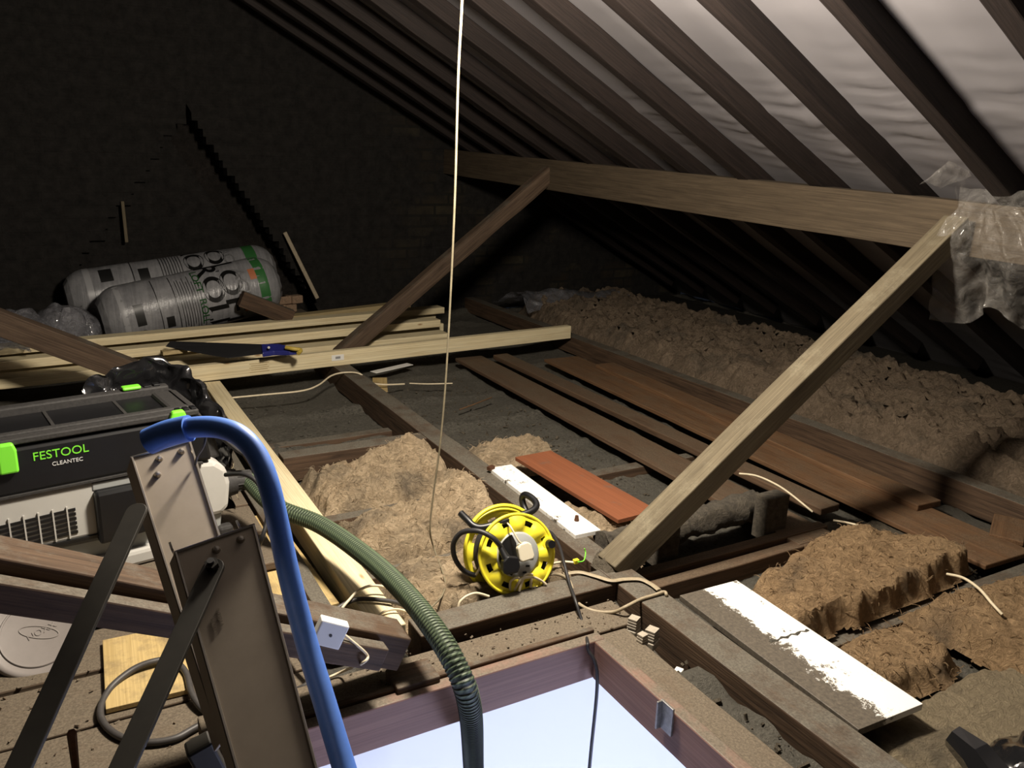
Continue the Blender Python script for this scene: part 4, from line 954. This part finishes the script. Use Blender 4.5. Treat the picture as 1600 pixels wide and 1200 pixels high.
# blue handrail
hr = [(232,690,1.30),(262,677,1.28),(300,668,1.26),(340,668,1.24),(375,681,1.22),(402,712,1.21),(421,760,1.20),(437,830,1.20),(452,900,1.20),(478,1000,1.20),(508,1100,1.19),(538,1200,1.18),(565,1290,1.17)]
rail = cable('handrail', [D(*p) for p in hr], .0150, 'blue', 'blue plastic handrail tube bent over behind the ladder top', 'handrail', n=20)
sl = [D(232,690,1.295), D(262,677,1.28), D(296,669,1.262)]
obj('sleeve', MB().tube(smooth_path(sl, 6), .0190, 22), 'blue', rail)['label'] = 'wider blue sleeve over the end of the tube'
cable('thin_wire', [D(322,682,1.28), D(318,697,1.29), D(309,712,1.32), D(305,725,1.34)], .002, 'cablegrey', 'thin grey wire hooked over the top of the ladder', 'wire')

# ------------------------------------------------------------------ cable reel
RC = D(808,866,2.52); rn = V((-.10,-.90,.34)).normalized()
reel = thing('cable_reel', RC-V((0,0,.12)), 'yellow extension cable reel with black carry handle and plugs in its face', 'cable reel')
ra = (_r - rn*_r.dot(rn)).normalized(); rb = rn.cross(ra)
def RP(x, y, h): return RC + ra*x + rb*y + rn*h
if rb.z < 0: rb = -rb
def RP(x, y, h): return RC + ra*x + rb*y + rn*h
def ring_plate(name, R, r, h, m, holes, par, bulge=.0, nseg=72, th=.004):
    """annular plate with slots cut between the spokes"""
    mb = MB(); NR = 8
    vs = {}
    def zf(t): return h + bulge*math.sin(PI*t)
    for side in (0, 1):
        for i in range(nseg):
            for j in range(NR+1):
                t = j/NR; rr = r+(R-r)*t; an = 2*PI*i/nseg; w_ = .006*math.tanh(2*math.cos(8*an))*math.sin(PI*t)
                vs[(side,i,j)] = len(mb.v); mb.v.append(RP(rr*math.cos(an), rr*math.sin(an), zf(t)+w_ - side*th))
    cut = lambda i, j: holes and (i % (nseg//8)) in (3,4,5) and j in (4,5)
    for i in range(nseg):
        q = (i+1) % nseg
        for j in range(NR):
            if cut(i, j): continue
            mb.f.append((vs[0,i,j],vs[0,i,j+1],vs[0,q,j+1],vs[0,q,j])); mb.f.append((vs[1,i,j],vs[1,q,j],vs[1,q,j+1],vs[1,i,j+1]))
            for (di, dj, a, b) in ((1,0,(q,j),(q,j+1)),(-1,0,(i,j),(i,j+1))):
                if cut((i+di) % nseg, j): mb.f.append((vs[0,a[0],a[1]],vs[0,b[0],b[1]],vs[1,b[0],b[1]],vs[1,a[0],a[1]]))
            if j+1 == NR or cut(i, j+1): mb.f.append((vs[0,i,j+1],vs[0,q,j+1],vs[1,q,j+1],vs[1,i,j+1]))
            if j == 0 or cut(i, j-1): mb.f.append((vs[0,i,j],vs[0,q,j],vs[1,q,j],vs[1,i,j]))
    mb.smooth = True; return obj(name, mb, m, par)
fl_ = ring_plate('front_flange', .118, .055, .0, 'yellow', True, reel, .008)
obj('flange_rim', MB().tube([RP(.118*math.cos(t), .118*math.sin(t), .0) for t in [2*PI*i/64 for i in range(64)]], .005, 8, closed=True), 'yellow', fl_)
bf = ring_plate('back_flange', .128, .05, -.105, 'yellow', True, reel, .0)
obj('flange_rim', MB().tube([RP(.128*math.cos(t), .128*math.sin(t), -.105) for t in [2*PI*i/64 for i in range(64)]], .006, 8, closed=True), 'yellow', bf)
obj('drum', MB().lathe([(.058,-.10),(.058,-.004)], RC, rn, 48), 'black', reel)
mb = MB(); 
for k in range(7):
    for L_ in range(2):
        rr = .088 + .012*L_; h = -.015 - .0125*k
        mb.tube([RP(rr*math.cos(t), rr*math.sin(t), h) for t in [2*PI*i/48 for i in range(48)]], .0066, 8, closed=True)
wc = obj('wound_cable', mb, 'cableblack', reel)
# socket face
mb = MB().lathe([(0,.014),(.060,.014),(.066,.010),(.068,.0)], RC, rn, 56); face = obj('socket_face', mb, 'grey', reel)
pz = [(.064*math.cos(t), .064*math.sin(t)) for t in [math.radians(112+ 136*i/20) for i in range(21)]] + [(-.018,-.05),(-.004,-.01),(-.010,.035)]
mb = MB().prism([(x+.0,y) for x,y in pz], .006, RP(0,0,.0125), (ra, rb, rn)); obj('dark_face_panel', mb, 'black', face)
for (x, y) in ((.028,-.034),(.040,-.012),(.018,-.052)): obj('socket_slot', MB().box(RP(x,y,.0145), (.012,.005,.002), Matrix((ra,rb,rn)).transposed()), 'black', face)
o = obj('black_switch', MB().box(RP(.037,.010,.016), (.010,.028,.006), Matrix((ra,rb,rn)).transposed()), 'grey', face, bevel=.001)
obj('crank_knob', MB().tube([RP(.100,.028,.0), RP(.100,.028,.030)], [.014,.012], 16), 'black', reel)
obj('knob_boss', MB().tube([RP(.100,.028,-.006), RP(.100,.028,.010)], [.021,.019], 16), 'yellow', reel)
Rm = Matrix((ra,rb,rn)).transposed()
wp = D(820,862,2.475); pm = MB()
poly = [(-.024,-.018),(-.018,-.026),(.018,-.026),(.024,-.018),(.022,.018),(.012,.027),(-.012,.027),(-.022,.018)]
ca, sa = math.cos(.25), math.sin(.25); poly = [(x*ca-y*sa, x*sa+y*ca) for x,y in poly]
plug = obj('white_plug', MB().prism(poly, .022, wp-rn*.011, (ra, rb, rn)), 'ivory', reel, bevel=.004); plug['label'] = 'ivory three pin plug'
cable('plug_wire', [wp+rb*.024, D(812,847,2.46), D(803,832,2.46), D(797,822,2.47), D(790,815,2.53)], .0028, 'cablewhite', None, parent=plug)
bp = D(797,882,2.465)
poly = [(-.026,-.020),(-.015,-.028),(.020,-.024),(.028,-.006),(.022,.022),(-.012,.026),(-.026,.012)]
bpl = obj('black_plug', MB().prism(poly, .026, bp-rn*.012, (ra, rb, rn)), 'black', reel, bevel=.005); bpl['label'] = 'black three pin plug'
obj('plug_neck', MB().tube([bp+ra*(-.012)+rb*.018, D(785,861,2.46), D(781,852,2.46)], [.013,.010,.008], 10), 'black', bpl)
cable('plug_cord', [D(783,855,2.46), D(772,842,2.44), D(755,832,2.44), D(738,829,2.45), D(720,833,2.47), D(709,848,2.49), D(709,866,2.51), D(716,882,2.53), D(727,893,2.55), D(742,899,2.57)], .0078, 'cableblack', None, parent=bpl)
# carry handle
hd = [(720,802,2.52),(731,813,2.50),(741,822,2.49),(755,824,2.49),(780,817,2.50),(808,807,2.52),(830,799,2.54),(838,791,2.56),(836,783,2.58),(828,776,2.60),(820,773,2.62),(816,779,2.63),(818,790,2.63),(824,803,2.62)]
obj('carry_handle', MB().tube(smooth_path([D(*p) for p in hd], 6), .0105, 14), 'black', reel)
for (u0,v0,d0,u1,v1,d1) in ((757,823,2.50,768,850,2.58),(826,802,2.55,838,832,2.60)):
    obj('handle_bracket', MB().tube([D(u0,v0,d0), D(u1,v1,d1)], [.009,.012], 10), 'yellow', reel)
obj('yellow_loop', MB().tube([RP(.125*math.cos(t)-.01, .125*math.sin(t)+.015, -.085) for t in [PI*(.18+.64*i/24) for i in range(25)]], .0065, 8), 'yellow', reel)
cable('white_wire', [RP(-.085,.05,-.02), D(748,865,2.48), D(750,885,2.50), D(744,898,2.53)], .0035, 'cablewhite', 'white wire hanging down the left side of the cable reel', 'wire')

# ------------------------------------------------------------------ cables and cord
top_of = (1.30, 2.60, 2.35)
cord = [V((1.075,2.215,2.06)), V((1.058,2.21,1.80)), Yp(722,0,2.21), Yp(716,120,2.215), Yp(711,300,2.225), Yp(704,460,2.235), Yp(696,600,2.24), Yp(687,700,2.24), Yp(676,782,2.24), Yp(672,830,2.235), Z(680,862,-.005), Z(695,905,-.01), Z(692,928,-.008), Z(677,946,-.008), Z(658,962,-.008)]
cable('pull_cord', cord, [.0040-.0012*min(1,i/72) for i in range(113)], 'cord', 'pale cord hanging from the roof down to the wool beside the cable reel', 'cord')
cable('hanging_cable', [Z(845,826,.05), Z(862,833,.055), Z(874,853,.05), Z(881,878,.04), Z(890,912,.012), Z(899,938,.007), Yp(912,980,1.70), Yp(918,1003,1.60), Yp(919,1015,1.585), V((1.165,1.555,-.10)), V((1.15,1.545,-.4)), V((1.14,1.54,-1.0)), V((1.14,1.54,-1.7))], .0048, 'cableblack', 'black cable running from the reel over the beam and down through the hatch')
cable('white_cable', [Z(829,918,.006), Z(832,900,.03), Z(846,885,.03), Z(862,881,.012), Z(880,878,.006), Z(897,879,.006)], .0042, 'cablewhite', 'white cable with a green and yellow connector beside the brace foot', 'cable')
obj('connector', MB().box(Z(900,877,.01), (.018,.014,.014)), 'yellow', bpy.data.objects['white_cable'], bevel=.002)['label'] = 'yellow green connector'
cable('earth_wire', [Z(903,878,.012), Z(912,876,.02), Yp(915,864,1.96), Yp(913,857,1.965)], .002, 'green', 'tiny green and yellow earth wire curled beside the brace foot', 'wire')
cable('white_cable', [Z(797,922,.004), Z(798,908,.03), Z(808,903,.045), Z(817,908,.02), Z(812,920,.004)], .004, 'cablewhite', 'small white cable loop at the front of the reel', 'cable')
cable('white_cable', [Z(804,922,.004), Z(815,905,.04), Z(832,902,.04), Z(845,907,.02), Z(853,913,.006)], .004, 'cablewhite', 'white cable loop crossing the smaller loop in front of the reel', 'cable')
cable('white_cable', [Z(811,924,.004), Z(820,900,.045), Z(834,898,.035), Z(850,905,.006)], .0042, 'cablewhite', 'thickest white cable loop rising off the short beam by the reel', 'cable')
cable('white_cable', [Z(843,908,.006), Z(853,900,.02), Z(868,897,.02), Z(885,903,.006), Z(893,915,.004), Z(900,938,-.03), Z(915,950,-.03), Z(935,956,-.03), Z(960,956,-.02), Z(978,948,.004), Z(1000,937,.006), Z(1022,930,.006), Z(1038,925,.008), Z(1042,931,.0), Z(1048,938,-.06)], .0052, 'cablebrown', 'long beige cable sagging from the reel across the long floor beam', 'cable')
cable('flat_cable', [Z(880,897,.008), Z(905,894,.008), Z(930,900,.008), Z(955,907,.010), Z(975,905,.008), Z(1000,905,.008), Z(1018,913,.008), Z(1030,922,.010)], .0085, 'cablebrown', 'flat taupe cable lying over the beam joint beside the brace foot', 'cable', flat=.35)
cable('white_cable', [Z(716,950,-.006), Z(719,940,.01), Z(730,931,.02), Z(745,927,.02), Z(764,932,.004)], .004, 'cablewhite', 'short white cable arching out of the wool left of the reel', 'cable')
cable('white_cable', [Z(534,951,.01), Z(545,938,.02), Z(560,923,.03), Z(582,915,.03), Z(610,920,.025), Z(630,936,.02), Z(646,962,.004)], .004, 'cablewhite', 'pale cable looping over the new pine timber beside the hose', 'cable')
cable('grey_cable', [Z(520,955,.0), Z(540,943,.008), Z(560,936,.012), Z(590,937,.012), Z(625,943,.012), Z(650,958,.006)], .0065, 'cablegrey', 'dark grey cable lying across the end of the new pine timber', 'cable')
cable('white_cable', [Z(590,966,.006), Z(598,957,.01), Z(615,952,.012), Z(634,955,.010), Z(648,965,.006)], .0034, 'cablewhite', 'thin pale cable at the very end of the new pine timber', 'cable')
cable('grey_cable', [Yp(523,980,1.622), Yp(548,1000,1.61), Yp(574,1024,1.60), Yp(565,1037,1.60), Z(540,1047,-.0), Z(515,1058,-.02)], .0034, 'cablewhite', 'thin pale cable hanging from the white electrical box', 'cable')
cable('grey_cable', [Z(326,1125,-.070), Z(300,1140,-.070), Z(270,1155,-.070), Z(225,1160,-.070), Z(180,1147,-.070), Z(157,1117,-.070), Z(169,1080,-.065), Z(202,1050,-.055), Z(235,1035,-.05), Z(268,1032,-.055), Z(290,1050,-.06), Z(300,1084,-.06), Z(319,1110,-.068), Z(345,1125,-.07)], .0085, 'cablegrey', 'thick grey cable coiled in a loop on the boards behind the ladder', 'cable')
cable('grey_cable', [Z(455,1000,-.03), Z(470,1030,-.04), Z(485,1040,-.03), Z(488,1060,-.03), Z(470,1075,-.04), Z(445,1080,-.06)], .007, 'cablegrey', 'dark cable bundle end between the ladder and the handrail', 'cable')
cable('white_cable', [Z(1155,740,.006), Z(1180,743,.012), Z(1205,753,.004), Z(1230,768,-.01), Z(1270,800,-.05)], .0042, 'cablewhite', 'white cable emerging from between the planks right of the brace', 'cable')
cable('white_cable', [Z(1302,813,-.030), Z(1325,817,-.028), Z(1350,824,-.025), Z(1378,838,-.018), Z(1402,850,.0)], .0042, 'cablewhite', 'white cable running from the broken plank ends onto the thick wool batt', 'cable')
cable('white_cable', [Z(1480,897,-.02), Z(1505,903,.0), Z(1530,920,.01), Z(1550,943,.005), Z(1566,960,-.01)], .0045, 'cablewhite', 'white cable curving over the wool at the right edge', 'cable')
cable('white_cable', [Z(337,624,-.02), Z(410,617,-.02), Z(470,611,-.02), Z(497,602,-.01), Z(518,587,.006), Z(540,582,.010), Z(562,584,.006), Z(577,597,-.04), Z(600,601,-.05), Z(632,600,-.06)], .0050, 'cablewhite', 'pale cable crossing the dark far left bay and the floor beam', 'cable')
cable('white_cable', [Z(640,599,-.06), Z(670,600,-.055), Z(707,599,-.055)], .0040, 'cablewhite', 'short pale cable on the dust behind the hanging cord', 'cable')
cable('twig', [Z(718,640,-.08), Z(740,632,-.07), Z(768,621,-.075)], .004, 'plank2', 'thin brown twig on the dark dust beyond the hanging cord', 'twig')
flatboard('torn_paper', [(578,580),(592,582),(650,571),(636,567)], -.06, .003, 'paper', 'torn strip of white paper on the dust behind the floor beam', 'paper')
flatboard('torn_paper', [(582,612),(606,613),(606,592),(582,590)], -.075, .004, 'ply', 'small tan scrap beside the torn white paper', 'scrap')
flatboard('slat', [(430,1010),(470,1003),(447,942),(415,950)], -.055, .02, 'oldclean', 'short dark slat between the ladder and the hatch brace', 'slat')

# ------------------------------------------------------------------ polythene over the purlin
def drape(u, v):
    y = 1.93 - .62*u; sp = Yp(1518,312,1.72)
    if v < .12: return V((2.93, y, 1.17))
    x = 2.90 - .05*math.sin(v*5) - (.030*math.sin(u*17+1.5*v) + .016*math.sin(u*41+v*2))*(.25+v)
    gather = max(0, 1 - v/.45)
    yy = y + (1.80-y)*gather*.75
    zb = 1.16 - .48*(v) - .03*math.sin(u*14)*v + (.05*math.sin(u*4))*v
    return V((x - .02, yy, zb))
crumple('polythene_sheet', drape, 70, 60, 'film', 'clear polythene sheet hanging over the purlin right of the brace', 'polythene', .013, 14, 15)
def wisp(u, v):
    a, b, c_, d_ = Yp(1436,290,1.98), Yp(1500,238,1.93), Yp(1516,272,1.90), Yp(1470,292,1.96)
    return a.lerp(b, u).lerp(d_.lerp(c_, u), v) + V((-.02,0,.01))*math.sin(v*PI)
crumple('polythene_scrap', wisp, 24, 12, 'film', 'torn clear polythene flap on the rafter above the brace', 'polythene', .012, 16, 20)
crumple('polythene_scrap', lambda u, v: Yp(1500+14*v-4*math.sin(u*5)-8*u, 268+85*u, 1.90-.02*u), 24, 6, 'film', 'twisted strip of clear polythene hanging down to the head of the brace', 'polythene', .006, 16, 24)
